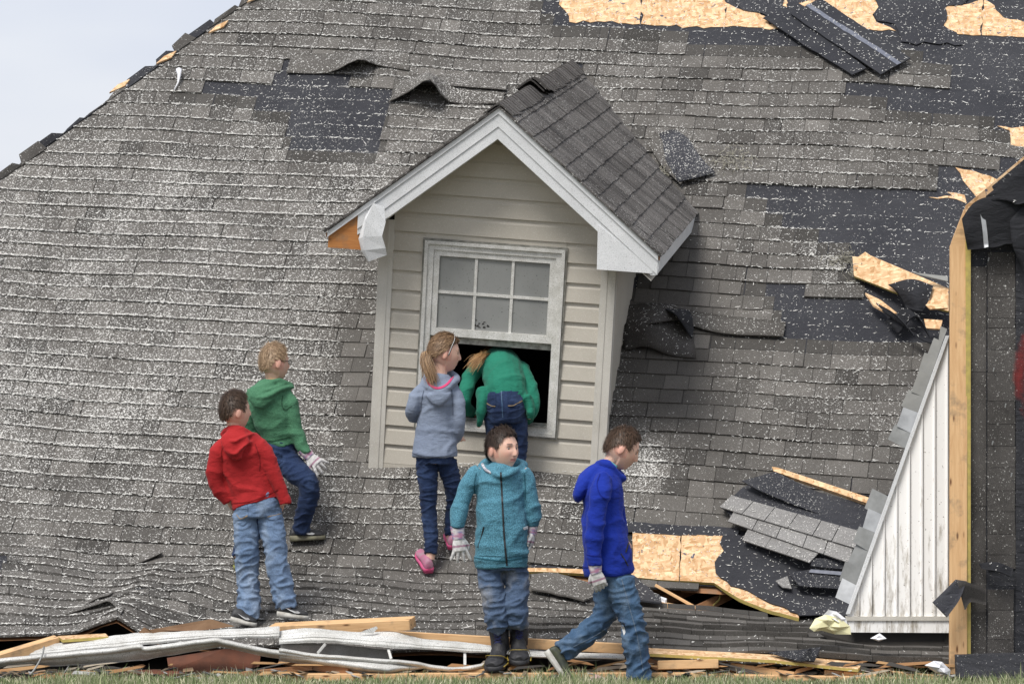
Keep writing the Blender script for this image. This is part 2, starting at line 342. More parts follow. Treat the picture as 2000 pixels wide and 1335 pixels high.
# felt sheet over the whole slope and the boards below it
def sheet(name, step, lift, mat, kind=None):
    us = np.arange(-4.6, 3.9, step); vs_ = np.arange(-1.25, 7.6, step); uu, vv = np.meshgrid(us, vs_)
    uu = np.maximum(uu, np.where(vv > 1.0, uhip(vv)-.0, uu)); p = S(uu, vv, lift); x, y = proj(p)
    cu, cv = (uu[:-1, :-1]+uu[1:, 1:])/2, (vv[:-1, :-1]+vv[1:, 1:])/2; h = holed(cu, cv) | ((uu[:-1, 1:]-uu[:-1, :-1]) < step*.02)
    n = len(us); fs = []
    for i, j in zip(*np.where(~h)): a = i*n+j; fs.append((a, a+1, a+n+1, a+n))
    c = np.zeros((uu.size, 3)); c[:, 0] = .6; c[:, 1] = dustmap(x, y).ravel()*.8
    return mesh_obj(name, p.reshape(-1, 3), fs, mat, roof, colr=c, loc=B0)
sheet('underlayment', .045, 0, M['felt']); sheet('roof_deck', .09, -.022, M['wood_dark'])
# roof strips: laminated shingles, each a strip of uneven tabs with a dark head lap
EXP = .125
def strip_mesh(tabs, v0, mb, dark=1.0):
    for (a, b, tone, lf, dv) in tabs:
        n = 3; us = np.linspace(a+.0015, b-.0015, n)
        j = rng.uniform(-.002, .002, n)
        vf = v0+dv+j; cl = lambda v_: np.maximum(us, uhip(v_)) if v0 > 2.2 else us
        F = S(cl(v0), vf, .009+lf); Bk = S(cl(v0+EXP), v0+EXP+.004, .0048); Hd = S(cl(v0+2*EXP), v0+EXP*2.0, .0012); Lo = S(cl(v0), vf, .0005)
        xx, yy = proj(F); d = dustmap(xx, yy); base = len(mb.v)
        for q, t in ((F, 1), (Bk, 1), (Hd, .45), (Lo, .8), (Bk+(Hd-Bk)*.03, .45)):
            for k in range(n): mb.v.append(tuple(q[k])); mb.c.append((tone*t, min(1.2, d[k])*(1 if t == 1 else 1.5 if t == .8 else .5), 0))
        for k in range(n-1):
            r0, r1, r2, r3, r4 = (base+i*n+k for i in range(5))
            mb.f += [[r0, r0+1, r1+1, r1], [r4, r4+1, r2+1, r2], [r3, r3+1, r0+1, r0]]
        mb.f += [[base+3*n, base, base+n], [base+4*n-1, base+2*n-1, base+n-1]]
strips = []
for j in range(-10, 58):
    v0 = j*EXP; lo = -4.5 if v0 < 2.3 else max(-4.5, uhip(v0)); hi = 3.7
    u = lo-random.random()*.9 if lo <= -4.4 else lo
    dvw = random.uniform(-.006, .006)
    while u < hi:
        L = .96 if u > lo else random.uniform(.4, .96); tabs = []; a = u
        slf = random.choice([0, 0, 0, .003, .006])+(random.choice([.002, .006, .012, .02]) if j < 0 and u > -.3 else .003 if j < 0 else 0)
        while a < u+L-.05:
            wd = random.choice([.10, .13, .16, .19, .24, .15]); b = min(a+wd, u+L); b = u+L if u+L-b < .05 else b
            cu = (a+b)/2; pr = missing(np.array([cu, a+.02, b-.02]), np.array([v0+.06]*3))
            if not pr[0] and not (pr[1] and pr[2]) and b > lo and a < hi:
                rag = 0
                tabs.append((max(a, lo), b, float(np.clip(random.gauss(.57, .11)-(.18 if random.random() < .14 else 0), .2, .9)), slf+random.choice([0, .003, .004]), rag))
            a = b
        if tabs: strips.append((v0+dvw, tabs))
        u += L+.004
def strip_vis(s):
    a, b = s[1][0][0], s[1][-1][1]; p = S(np.array([a, b]), np.array([s[0]+.06]*2)); x, y = proj(p)
    return (x[1] > 0 and x[0] < 2000 and y.max() > 0), -((b-a)*EXP/np.linalg.norm(p.mean(0)-CC)**2*(1.0 if s[0] >= 0 else .45))
vis = sorted([s for s in strips if strip_vis(s)[0]], key=lambda s: strip_vis(s)[1]); big = vis[:300]; ids = set(id(s) for s in big)
for s in big:
    mb = MB(); strip_mesh(s[1], s[0], mb); mb.build('shingle', M['shingle'], roof)
mb = MB()
for s in strips:
    if id(s) not in ids: strip_mesh(s[1], s[0], mb)
tag(mb.build('shingle_field', M['shingle'], roof), kind='stuff')
# patches lying on the roof
def roof_patch(name, poly, lift, thick, mat, parent=roof, jag=.012, colr=(.6, .3, 0), grid=.11, edge=None, curl=None, top=None, **kw):
    uv = [np.array(inv(*p[:2])) for p in poly]; bnd = []
    for i in range(len(uv)):
        a, b = uv[i], uv[(i+1) % len(uv)]; L = np.linalg.norm(b-a); k = max(1, int(L/.045))
        for q in range(k):
            pt = a+(b-a)*q/k
            if q: nn = np.array([-(b-a)[1], (b-a)[0]])/L; pt = pt+nn*random.gauss(0, jag)
            bnd.append(pt)
    B = np.array(bnd); n = len(B); pts = [Vector(b) for b in B]
    gu = np.arange(B[:, 0].min(), B[:, 0].max(), grid); gv = np.arange(B[:, 1].min(), B[:, 1].max(), grid); G = np.array(np.meshgrid(gu, gv)).reshape(2, -1).T+.013
    ins = inpoly(G[:, 0], G[:, 1], [tuple(b) for b in B]); G = G[ins]
    if len(G): dd = np.min(np.linalg.norm(G[:, None]-B[None], axis=2), axis=1); G = G[dd > grid*.4]; pts += [Vector(x) for x in G]
    vo, eo, fo, ov, oe, of = delaunay_2d_cdt(pts, [(i, (i+1) % n) for i in range(n)], [], 1, 1e-6)
    q = np.array([tuple(x) for x in vo]); lf = lift
    if curl is not None: lf = lift+curl(q[:, 0], q[:, 1])
    T = S(q[:, 0], q[:, 1], lf); Bo = S(q[:, 0], q[:, 1], lf-thick); m = len(q)
    fs = [list(f) for f in fo]; 
    from collections import Counter
    cnt = {}
    for f in fs:
        for k in range(len(f)): cnt[(f[k], f[(k+1) % len(f)])] = 1
    up = []
    a0 = T[fs[0]]; nrmv = np.cross(a0[1]-a0[0], a0[2]-a0[0]); flip = nrmv@NN < 0
    rim = [(a, b) for (a, b) in cnt if (b, a) not in cnt]
    F = [f[::-1] if flip else f for f in fs]+[[x+m for x in (f if flip else f[::-1])] for f in fs]
    sd_ = [[a, a+m, b+m, b] if not flip else [b, b+m, a+m, a] for a, b in rim]
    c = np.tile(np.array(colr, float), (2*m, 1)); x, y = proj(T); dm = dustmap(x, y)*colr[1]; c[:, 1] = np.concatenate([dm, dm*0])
    if edge is None: return mesh_obj(name, np.vstack([T, Bo]), F+sd_, mat, parent, colr=c)
    o = mesh_obj(name, np.vstack([T, Bo]), F+sd_, mat, parent, colr=c); o.data.materials.append(edge)
    for pgn in o.data.polygons[len(F):]: pgn.material_index = 1
    return o
OSB = [[(1092, 10), (1104, 22), (1112, 44), (1250, 48), (1252, -14), (1090, -30)],
       [(1254, -14), (1252, 48), (1416, 54), (1420, -14)],
       [(1421, 8), (1417, 54), (1505, 56), (1500, 34), (1440, 18)],
       [(1528, -10), (1540, 10), (1592, 2), (1584, 58), (1490, 57), (1520, 42), (1532, 28), (1492, 24), (1470, -10)],
       [(1594, -12), (1587, 58), (1750, 62), (1712, 45), (1704, 30), (1716, 16), (1702, -12)],
       [(1830, 4), (1862, 14), (1920, 0), (1916, 70), (1870, 68), (1842, 56), (1850, 38)],
       [(1922, 0), (1918, 70), (2080, 78), (2080, 60), (1960, 36), (1942, 12)],
       [(1948, 247), (2060, 252), (2060, 290), (2000, 290), (1974, 284), (1972, 256)],
       [(1866, 328), (1900, 334), (1948, 352), (1912, 392), (1896, 372), (1880, 352)],
       [(1814, 386), (1868, 390), (1888, 398), (1884, 382), (1850, 376), (1862, 384)]]
for p in OSB: roof_patch('osb_panel', p, .0055, .004, M['osb'], jag=.008)
roof_patch('osb_panel', [(1026, 1113), (1128, 1115), (1236, 1120), (1236, 1043), (1330, 1047), (1326, 1139), (1240, 1132), (1128, 1124), (1026, 1121)], .022, .020, M['osb'], jag=.0015, edge=M['yellow'])
roof_patch('osb_panel', [(1332, 1047), (1424, 1051), (1416, 1085), (1400, 1120), (1470, 1160), (1560, 1200), (1560, 1214), (1395, 1143), (1328, 1139)], .024, .020, M['osb'], jag=.0015, edge=M['yellow'])
roof_patch('underlayment', [(1412, 1052), (1440, 1050), (1700, 1110), (1690, 1212), (1560, 1212), (1530, 1195), (1470, 1168), (1398, 1125), (1396, 1105), (1414, 1082)], .034, .004, M['felt'], jag=.01, colr=(.6, .5, 0))
roof_patch('underlayment', [(1170, 1020), (1445, 1036), (1440, 1052), (1170, 1042)], .024, .004, M['felt'], jag=.003, colr=(.7, .6, 0))
# torn felt tongues across the bare boards at the top
for p, cc in (([(1435, -8), (1540, -8), (1528, 14), (1546, 20), (1500, 34), (1450, 22), (1440, 12)], 0), ([(1704, -10), (1832, -10), (1850, 30), (1842, 52), (1868, 66), (1880, 90), (1760, 84), (1748, 50), (1714, 44), (1706, 30), (1716, 16)], 0), ([(1818, 82), (1832, -8), (1900, -8), (1880, 12), (1850, 14)], 0)):
    roof_patch('underlayment', p, .013, .003, M['felt'], jag=.008, colr=(.6, .45, 0))
# hip caps, broken and curling, along the left edge; sheathing splinters showing through
v = 1.3
while v < 7.2:
    u0, L = uhip(v), random.uniform(.16, .30); k = random.random(); hip_d = np.array([.567, .823]); n_ = np.array([-.823, .567])
    mb = MB()
    if v > 2.6:
        a = np.array([u0, v])+n_*random.uniform(-.03, -.012); lf = random.choice([.012, .018, .026, .04])
        wobble = random.uniform(-.02, .02); w_ = random.choice([.015, .028, .045, .06])
        q = [a, a+hip_d*L, a+hip_d*(L-.02)+n_*(w_+random.uniform(-.012, .012)), a+n_*(w_+random.uniform(-.008, .008))+hip_d*wobble]
        q[2] = q[2]+hip_d*random.uniform(-.05, .03)+n_*random.uniform(-.01, .02); q[3] = q[3]+hip_d*random.uniform(-.02, .06); T = [S(np.array(x[0]), np.array(x[1]), l_) for x, l_ in zip(q, (.018, .018, lf*1.1+.01, lf+.005))]
        o_ = -NN*.014; mb.add(T+[t+o_ for t in T], [(0, 1, 2, 3), (7, 6, 5, 4), (0, 4, 5, 1), (1, 5, 6, 2), (2, 6, 7, 3), (3, 7, 4, 0)], (random.uniform(.3, .6), .25, 0))
        mb.build('hip_cap', M['shingle'] if k < .45 else M['felt'], roof)
    v += L*.823*random.choice([.8, .9, .95, 1.0])
for px, py in ((425, 62), (323, 122), (500, 2), (232, 178)):
    u0, v0 = inv(px, py); a = np.array([u0, v0]); T = [S(np.array((a+q)[0]), np.array((a+q)[1]), .03) for q in (np.array([-.05, -.05]), np.array([.04, .02]), np.array([.06, .09]), np.array([-.01, .03]))]
    mb = MB(); mb.prism(T, -NN*.012); mb.build('splintered_sheathing', M['osb'], roof)
# far slope behind the hip; unseen back and side closings added to block light
mb = MB(); hp = [S(np.array(uhip(v)), np.array(v), -.05) for v in (.3, 7.55)]; far = [hp[0]+np.array([-2.5, 8, -.0]), hp[1]+np.array([-2.0, 8, -6])]
far[0][2] = -.1; far[1][2] = -.1
mb.add([hp[0], hp[1], far[1], far[0]], [(0, 1, 2, 3)], (.5, .4, 0))
t_r = S(np.array(3.85), np.array(7.55), -.03); mb.add([hp[1], t_r, t_r+np.array([1.2, 7, -6.2]), far[1]], [(0, 1, 2, 3)], (.5, .4, 0))
b_r = S(np.array(3.85), np.array(-1.2), -.03); mb.add([t_r, b_r, np.array([b_r[0]+.1, b_r[1], -.1]), t_r+np.array([1.2, 7, -6.2])], [(0, 1, 2, 3)], (.5, .2, 0))
l0 = S(np.array(-4.6), np.array(-1.25), 0); l1 = S(np.array(-4.6), np.array(2.1), 0); mb.add([l0, l1, np.array([l1[0]-.2, l1[1], 0]), np.array([l0[0]-.2, l0[1], 0])], [(0, 1, 2, 3)], (.5, .2, 0))
mb.build('rear_slope_and_light_blocker', M['felt'], roof)
# ---- curled and lifted shingle flaps
def ribbon(name, rows, mat, parent, thick=.006, n=14, colr=(.55, .4, 0), sm=True, edge=None, label=None, dent=0):
    """rows: list of polylines [(x,y,z)...]; surface through them"""
    g = []
    for r in rows: g.append(cr(r, max(1, n//(len(r)-1))))
    m = min(len(x) for x in g); g = [x[:m-1].tolist()+[x[-1].tolist()] for x in g]
    A = np.array(g)                                                # rows x m x 3
    A = np.array([cr(A[:, k], 4) for k in range(m)])               # m x rr x 3
    if dent: A = A+np.array([[[0, noise.noise(Vector(q)*9)*dent+noise.noise(Vector(q)*27)*dent*.4, noise.noise(Vector(q)*14+Vector((3, 3, 3)))*dent*.5] for q in r_] for r_ in A])
    mm, rr = A.shape[:2]; du = np.gradient(A, axis=0); dv = np.gradient(A, axis=1); nn = np.cross(du, dv); nn /= np.linalg.norm(nn, axis=2, keepdims=True)+1e-9
    T, Bt = A.reshape(-1, 3), (A-nn*thick).reshape(-1, 3); K = len(T); fs = []
    for i in range(mm-1):
        for j in range(rr-1):
            a = i*rr+j; q = [a, a+rr, a+rr+1, a+1]; fs.append(q); fs.append([x+K for x in q[::-1]])
    for i in range(mm-1):
        for j in (0, rr-1): a = i*rr+j; fs.append([a, a+K, a+rr+K, a+rr])
    for j in range(rr-1):
        for i in (0, mm-1): a = i*rr+j; fs.append([a, a+1, a+1+K, a+K])
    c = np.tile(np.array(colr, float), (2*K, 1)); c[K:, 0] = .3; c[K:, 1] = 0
    o = mesh_obj(name, np.vstack([T, Bt]), fs, mat, parent, colr=c, smooth_=sm)
    if edge: o.data.materials.append(edge)
    return o
def rrow(pts): return [tuple(RS(*p)) for p in pts]                # (px,py,lift)
# tent 1 and tent 2 above-left of the dormer
ribbon('lifted_shingle', [rrow([(560, 146, .02), (640, 147, .02), (702, 150, .15), (738, 134, .03), (800, 142, .02)]), rrow([(565, 128, .02), (650, 125, .03), (712, 122, .07), (745, 118, .02), (800, 120, .02)]), rrow([(570, 108, .015), (650, 108, .015), (715, 106, .02), (750, 104, .015), (800, 106, .015)])], M['shingle'], roof)
ribbon('lifted_shingle', [rrow([(758, 204, .02), (800, 202, .10), (846, 214, .26), (880, 206, .03), (985, 208, .03)]), rrow([(765, 192, .02), (800, 182, .09), (843, 176, .15), (880, 188, .03), (985, 192, .03)]), rrow([(770, 158, .015), (810, 160, .03), (850, 160, .05), (900, 172, .02), (990, 186, .02)])], M['shingle'], roof, colr=(.5, .5, 0))
ribbon('lifted_shingle', [rrow([(800, 168, .02), (880, 176, .04), (990, 184, .04)]), rrow([(800, 148, .015), (880, 152, .015), (990, 160, .015)])], M['shingle'], roof)
# crumpled heap right of the dormer
ribbon('torn_shingle', [rrow([(1222, 690, .03), (1262, 688, .05), (1310, 700, .03), (1360, 704, .02)]), rrow([(1215, 660, .05), (1262, 664, .12), (1318, 668, .06), (1358, 686, .02)]), rrow([(1225, 600, .02), (1262, 602, .04), (1318, 612, .03), (1350, 632, .02)])], M['dormer_shingle'], roof, colr=(.35, .12, 0))
ribbon('torn_shingle', [rrow([(1220, 652, .03), (1275, 660, .13), (1325, 640, .07)]), rrow([(1224, 622, .03), (1275, 622, .08), (1322, 615, .06)]), rrow([(1226, 600, .02), (1275, 600, .03), (1318, 605, .04)])], M['dormer_shingle'], roof, colr=(.42, .15, 0))
ribbon('torn_shingle', [rrow([(1296, 614, .06), (1325, 655, .16), (1352, 672, .05)]), rrow([(1300, 612, .05), (1340, 640, .12), (1354, 660, .05)]), rrow([(1302, 610, .03), (1345, 615, .04), (1356, 640, .02)])], M['blackpad'], roof, colr=(.4, .05, 0))
ribbon('lifted_shingle', [rrow([(1300, 626, .05), (1400, 655, .03), (1530, 664, .035)]), rrow([(1290, 600, .02), (1400, 618, .02), (1535, 632, .02)])], M['shingle'], roof, colr=(.4, .35, 0))
# flap of felt beside the dormer valley
ribbon('torn_felt', [rrow([(1325, 366, .05), (1360, 358, .05), (1398, 346, .04)]), rrow([(1296, 310, .03), (1330, 305, .05), (1370, 315, .03)]), rrow([(1288, 265, .02), (1318, 260, .03), (1345, 275, .02)])], M['felt'], roof, colr=(.8, .8, 0))
ribbon('torn_felt', [rrow([(1268, 290, .03), (1292, 330, .035), (1330, 370, .045)]), rrow([(1280, 262, .02), (1310, 300, .03), (1345, 345, .03)])], M['shingle'], roof, colr=(.5, .3, 0))
# lifted edges of the crumpled lower left courses
for rws, cc in (([[(150, 1196, .015), (186, 1180, .035), (212, 1174, .04)], [(155, 1184, .012), (190, 1168, .02), (222, 1162, .02)]], .5),
                ([[(112, 1208, .012), (185, 1192, .035), (214, 1188, .045), (236, 1204, .02)], [(116, 1196, .012), (190, 1178, .02), (218, 1172, .02), (244, 1190, .015)]], .5),
                ([[(255, 1108, .015), (285, 1102, .03), (318, 1088, .04)], [(248, 1094, .012), (280, 1086, .015), (312, 1080, .02)]], .62)):
    ribbon('lifted_shingle', [rrow(r) for r in rws], M['shingle'], roof, colr=(cc, .45, 0))
# slab of folded shingle left of the hole
roof_patch('folded_shingle', [(1036, 1132), (1075, 1130), (1160, 1152), (1172, 1166), (1140, 1186), (1090, 1176), (1038, 1162)], .02, .010, M['shingle'], jag=.006, colr=(.6, 1.0, 0), curl=lambda u, v: .03*np.exp(-((u-.3)/.3)**2))
roof_patch('folded_shingle', [(1238, 1134), (1262, 1158), (1290, 1180), (1290, 1192), (1240, 1186)], .05, .010, M['felt'], jag=.004, colr=(.7, .3, 0))
# rafters and webs seen inside the hole
def beam(name, a, b, h, t, mat, parent=None, tw=0, label=None, cat=None, group=None, loc_end=None):
    a, b = Vector(a), Vector(b); x = (b-a); L = x.length; x.normalize(); y = Vector((0, 1, 0)); y = (y-x*y.dot(x)).normalized(); z = x.cross(y)
    rot = Matrix.Rotation(tw, 3, x); y, z = rot @ y, rot @ z
    mb = MB(); e = .0025; mb2 = [(-L/2, -t/2, -h/2), (L/2, t/2, h/2)]
    bm = bmesh.new(); r = bmesh.ops.create_cube(bm, size=1)
    for vtx in bm.verts: vtx.co = Vector((vtx.co.x*L, vtx.co.y*t, vtx.co.z*h))
    bmesh.ops.bevel(bm, geom=bm.edges[:], offset=e, segments=1, affect='EDGES')
    if L > .5:
        bmesh.ops.bisect_plane(bm, geom=bm.verts[:]+bm.edges[:]+bm.faces[:], plane_co=(0, 0, 0), plane_no=(1, 0, 0))
    me = bpy.data.meshes.new(name); bm.to_mesh(me); bm.free(); me.materials.append(mat)
    o = bpy.data.objects.new(name, me); col.objects.link(o)
    m = Matrix(((x.x, y.x, z.x, 0), (x.y, y.y, z.y, 0), (x.z, y.z, z.z, 0), (0, 0, 0, 1))); c = (a+b)/2; m.translation = c
    if parent: o.parent = parent; m = Matrix.Translation(-Vector(parent.location)) @ m
    o.matrix_basis = m; tag(o, label, cat, group); return o
for a, b, h, t, mt in (((1090, 1150, 22.2), (1172, 1126, 22.3), .05, .04, 'wood'), ((1130, 1168, 22.15), (1240, 1120, 22.5), .06, .04, 'wood_dark'),
                       ((1270, 1182, 22.2), (1400, 1128, 22.6), .07, .04, 'wood_dark'), ((1360, 1192, 22.05), (1425, 1160, 22.2), .06, .04, 'wood_dark'),
                       ((1280, 1142, 22.0), (1370, 1192, 21.9), .018, .02, 'wood'), ((1285, 1180, 21.9), (1355, 1192, 21.9), .04, .04, 'wood'), ((1200, 1160, 22.6), (1560, 1230, 22.8), .08, .04, 'wood_dark'), ((1250, 1140, 22.35), (1310, 1165, 22.4), .05, .04, 'wood_dark')):
    beam('rafter', P(*a), P(*b), h, t, M[mt], roof)
mb = MB(); mb.tube([P(*q) for q in ((1408, 1150, 22.1), (1405, 1170, 22.1), (1392, 1182, 22.1), (1385, 1196, 22.1))], .006, 6); mb.build('yellow_cable', M['yellow'], roof, smooth_=True)
# ---- insulation flecks, tens of thousands, lying on everything
def flecks(n, seed, umin=-4.2, umax=3.5, vmin=-1.25, vmax=6.2):
    r = np.random.default_rng(seed); u = r.uniform(umin, umax, n); v = r.uniform(vmin, vmax, n); on = r.random(n) < .58
    jj = np.floor(v/EXP); v = np.where(on, jj*EXP+r.normal(.001, .0036, n), v)
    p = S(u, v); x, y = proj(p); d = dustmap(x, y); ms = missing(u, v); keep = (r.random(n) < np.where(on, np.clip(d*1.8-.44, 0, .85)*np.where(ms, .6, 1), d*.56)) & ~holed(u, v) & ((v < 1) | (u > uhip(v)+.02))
    clump = .5+.5*np.sin(u*7+v*3)*np.sin(v*9-u*2.3); keep &= r.random(n) < .62+.38*clump
    u, v, on = u[keep], v[keep], on[keep]; n = len(u); f = (v/EXP)-np.floor(v/EXP); ms = ms[keep]
    lift = np.where(ms, .004, np.where(on, .0155, .013-.007*f))+r.uniform(0, .004, n); c = S(u, v, lift)
    th = np.where(on, r.normal(0, .5, n), r.uniform(0, math.pi, n)); L = r.gamma(2.2, .0021, n)+.0019; W = np.minimum(L*.6, r.uniform(.0012, .0026, n))
    L = np.where(on, L*1.5, L)
    a = (np.cos(th)[:, None]*U+np.sin(th)[:, None]*V)*L[:, None]; b = (-np.sin(th)[:, None]*U+np.cos(th)[:, None]*V)*W[:, None]; up = NN*(r.uniform(-.3, .8, n)*L*.6)[:, None]
    return np.stack([c-a, c-b+up*.3, c+a+up, c+b+up*.3], 1).reshape(-1, 3), n
vv, n = flecks(330000, 5)
fo = bpy.data.meshes.new('insulation_flecks'); fo.vertices.add(len(vv)); fo.vertices.foreach_set('co', vv.astype(np.float32).ravel())
fo.loops.add(n*4); fo.loops.foreach_set('vertex_index', np.arange(n*4, dtype=np.int32)); fo.polygons.add(n); fo.polygons.foreach_set('loop_start', np.arange(0, n*4, 4, dtype=np.int32)); fo.update(); fo.validate(); fo.materials.append(M['insul'])
def scatter(objs, dens, seed):
    r = np.random.default_rng(seed); out_ = []
    for ob in objs:
        me_ = ob.data; T_ = Matrix.Translation(Vector(ob.parent.location)+ob.location) if ob.parent else Matrix.Translation(ob.location)
        off_ = np.array(T_.translation); co = np.array([v.co[:] for v in me_.vertices])+off_
        for pg in me_.polygons:
            if pg.normal.z < .35 or pg.normal.y > .2: continue
            q = co[list(pg.vertices)]; n_ = r.poisson(pg.area*dens)
            for _ in range(n_):
                k = r.integers(1, len(q)-1); a, b = sorted(r.random(2)); c = q[0]*a+q[k]*(b-a)+q[k+1]*(1-b); nn_ = np.array(pg.normal); t = nrm(np.cross(nn_, r.normal(size=3))); s = np.cross(nn_, t); L_ = r.gamma(2.2, .0021)+.0019; w_ = min(L_*.6, r.uniform(.0013, .0029)); c = c+nn_*.0035
                out_ += [c-t*L_, c-s*w_, c+t*L_+nn_*L_*.3, c+s*w_]
    mesh_obj('insulation_flecks', out_, [[4*i, 4*i+1, 4*i+2, 4*i+3] for i in range(len(out_)//4)], M['insul'])['kind'] = 'stuff'
o = bpy.data.objects.new('insulation_flecks', fo); col.objects.link(o); tag(o, 'white flecks of blown insulation scattered over the roof shingles', 'insulation', kind='stuff')
# fluffy clumps
for px, py, s in ((1425, 318, .16), (1652, 512, .10), (1680, 540, .08), (1295, 345, .06)):
    mb = MB(); c0, v0 = inv(px, py)
    for k in range(150):
        a = random.gauss(0, s*.5), random.gauss(0, s*.4); q = Vector(S(np.array(c0+a[0]), np.array(v0+a[1]), abs(random.gauss(.02, .012))))
        d = Vector((random.gauss(0, 1), random.gauss(0, 1), random.gauss(0, 1))).normalized(); l_ = random.uniform(.008, .028)
        mb.tube([q-d*l_, q+d*l_+Vector((0, 0, random.uniform(-.005, .005)))], [.0015, .0025], 3, cap=False)
    tag(mb.build('insulation_clump', M['fluff'], roof), kind='stuff')
# ================================================================ the dormer (local axes: x right, y into the roof, z up its own lean)
dorm = empty('dormer', mw=DM, label='small gabled dormer with tan vinyl siding and open window, leaning out of the roof', cat='dormer')
def dpart(mb, name, mat, parent=None, sm=False): return mb.build(name, M[mat] if isinstance(mat, str) else mat, parent or dorm, local=True, smooth_=sm)
SL = .81; YS = .723                                               # gable slope; main roof rise seen in the dormer's frame
WX0, WX1, WZ0, WZ1 = -.433, .404, .235, 1.355                     # window casing
def lap(mb, x0a, x1a, x0b, x1b, z, h):
    pr = [(-.004, z+h+.006), (-.007, z+h*.80), (-.013, z+h*.70), (-.021, z), (-.002, z+.002)]
    m = len(pr); L = [(x0a+(x0b-x0a)*max(0, (q[1]-z)/h), q[0], q[1]) for q in pr]; Rr = [(x1a+(x1b-x1a)*max(0, (q[1]-z)/h), q[0], q[1]) for q in pr]
    mb.add(L+Rr, [[i, i+m, i+1+m, i+1] for i in range(m-1)]+[list(range(m))[::-1], [i+m for i in range(m)]])
LAPH = .1165; z = .0
while z < 2.0:
    lim = lambda zz: min(.625, max(.02, (2.12-zz)/SL))
    a, b = lim(z), lim(z+LAPH); segs = [(-a, a, -b, b)]
    if z+LAPH > WZ0+.03 and z < WZ1-.03: segs = [(-a, WX0+.004, -b, WX0+.004), (WX1-.004, a, WX1-.004, b)]
    for s in segs:
        mb = MB(); zz = z
        lap(mb, *s, z, LAPH); dpart(mb, 'siding_board', 'siding')
    z += LAPH
mb = MB(); mb.box((WX0-.002, -.012, WZ1-.01), (WX1+.002, -.003, WZ1+.052)); dpart(mb, 'siding_board', 'siding')
# wall behind the siding with the window opening left open
mb = MB(); y0, y1 = .002, .07
for a, b in (((-.66, y0, -.06), (WX0+.03, y1, 1.49)), ((WX1-.03, y0, -.06), (.66, y1, 1.49)), ((WX0+.03, y0, -.06), (WX1-.03, y1, WZ0+.03)), ((WX0+.03, y0, WZ1-.03), (WX1-.03, y1, 1.49))): mb.box(a, b)
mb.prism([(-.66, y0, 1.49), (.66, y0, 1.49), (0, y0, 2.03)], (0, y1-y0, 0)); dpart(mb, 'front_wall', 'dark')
# side walls: siding boards cut by the roof slope
for sx in (-1, 1):
    z = -.02
    while z < 1.40:
        mb = MB(); x = sx*.664; d0, d1 = (z+.03)/YS, (z+LAPH+.03)/YS; h = LAPH
        mb.add([(x+sx*.012, .02, z), (x+sx*.012, d0+.01, z), (x+sx*.004, d1, z+h), (x+sx*.004, .02, z+h), (x-sx*.01, .02, z), (x-sx*.01, d0, z), (x-sx*.01, d1, z+h), (x-sx*.01, .02, z+h)],
               [(0, 1, 2, 3), (7, 6, 5, 4), (0, 4, 5, 1), (1, 5, 6, 2), (2, 6, 7, 3), (3, 7, 4, 0)]); dpart(mb, 'siding_board', 'siding'); z += LAPH
    mb = MB(); mb.box((sx*.625-.004 if sx > 0 else -.708, -.026, -.05), (.708 if sx > 0 else -.621, .004, 1.46)); mb.box((sx*.708-(.024 if sx > 0 else 0), -.002, -.05), (sx*.708+(0 if sx > 0 else .024), .07, 1.46))
    x_ = sx*.655; mb.box((x_-.006, -.030, -.05), (x_+.006, -.024, 1.46)); dpart(mb, 'corner_post', 'trim')
mb = MB(); mb.box((-.625, -.022, -.055), (.625, .002, -.002)); mb.box((-.625, -.032, -.075), (.625, -.004, -.048)); dpart(mb, 'base_channel', 'siding')
# window: casing, jambs, sashes
def frame_mb(mb, x0, x1, z0, z1, w_, y0, y1, wb=None):
    wb = wb or w_; mb.box((x0, y0, z0), (x0+w_, y1, z1)); mb.box((x1-w_, y0, z0), (x1, y1, z1)); mb.box((x0+w_, y0, z1-w_), (x1-w_, y1, z1)); mb.box((x0+w_, y0, z0), (x1-w_, y1, z0+wb))
win = empty('window'); win.parent = dorm
mb = MB(); frame_mb(mb, WX0, WX1, WZ0, WZ1, .020, -.037, .03); frame_mb(mb, WX0+.020, WX1-.020, WZ0+.020, WZ1-.020, .034, -.022, .05); dpart(mb, 'window_frame', 'winframe', win)
mb = MB(); frame_mb(mb, WX0-.012, WX1+.012, WZ0-.012, WZ1+.012, .0115, -.028, .0); dpart(mb, 'channel', plain('mildewed_channel', (.30, .29, .26), (.12, .12, .10), .7, 22), win)
sx0, sx1, sz0, sz1 = WX0+.055, WX1-.055, .79, WZ1-.055
mb = MB(); frame_mb(mb, sx0, sx1, sz0, sz1, .034, -.012, .018, .046); dpart(mb, 'upper_sash', 'winframe', win)
gx0, gx1, gz0, gz1 = sx0+.034, sx1-.034, sz0+.046, sz1-.034
for i in range(3):
    for k in range(2):
        w_ = (gx1-gx0)/3; h_ = (gz1-gz0)/2; mb = MB(); mb.box((gx0+i*w_+.001, .004, gz0+k*h_+.001), (gx0+(i+1)*w_-.001, .008, gz0+(k+1)*h_-.001)); dpart(mb, 'pane', 'glass', win)
for i in (1, 2):
    x = gx0+(gx1-gx0)*i/3; mb = MB(); mb.box((x-.0085, -.004, gz0), (x+.0085, .0035, gz1)); dpart(mb, 'muntin', 'winframe', win)
mb = MB(); z = (gz0+gz1)/2; mb.box((gx0, -.0055, z-.0085), (gx1, .0030, z+.0085)); dpart(mb, 'muntin', 'winframe', win)
mb = MB(); mb.box((sx0+.004, .022, .745), (sx1-.004, .045, .788)); dpart(mb, 'lower_sash', plain('mildewed_rail', (.50, .49, .45), (.16, .15, .13), .6, 26), win)
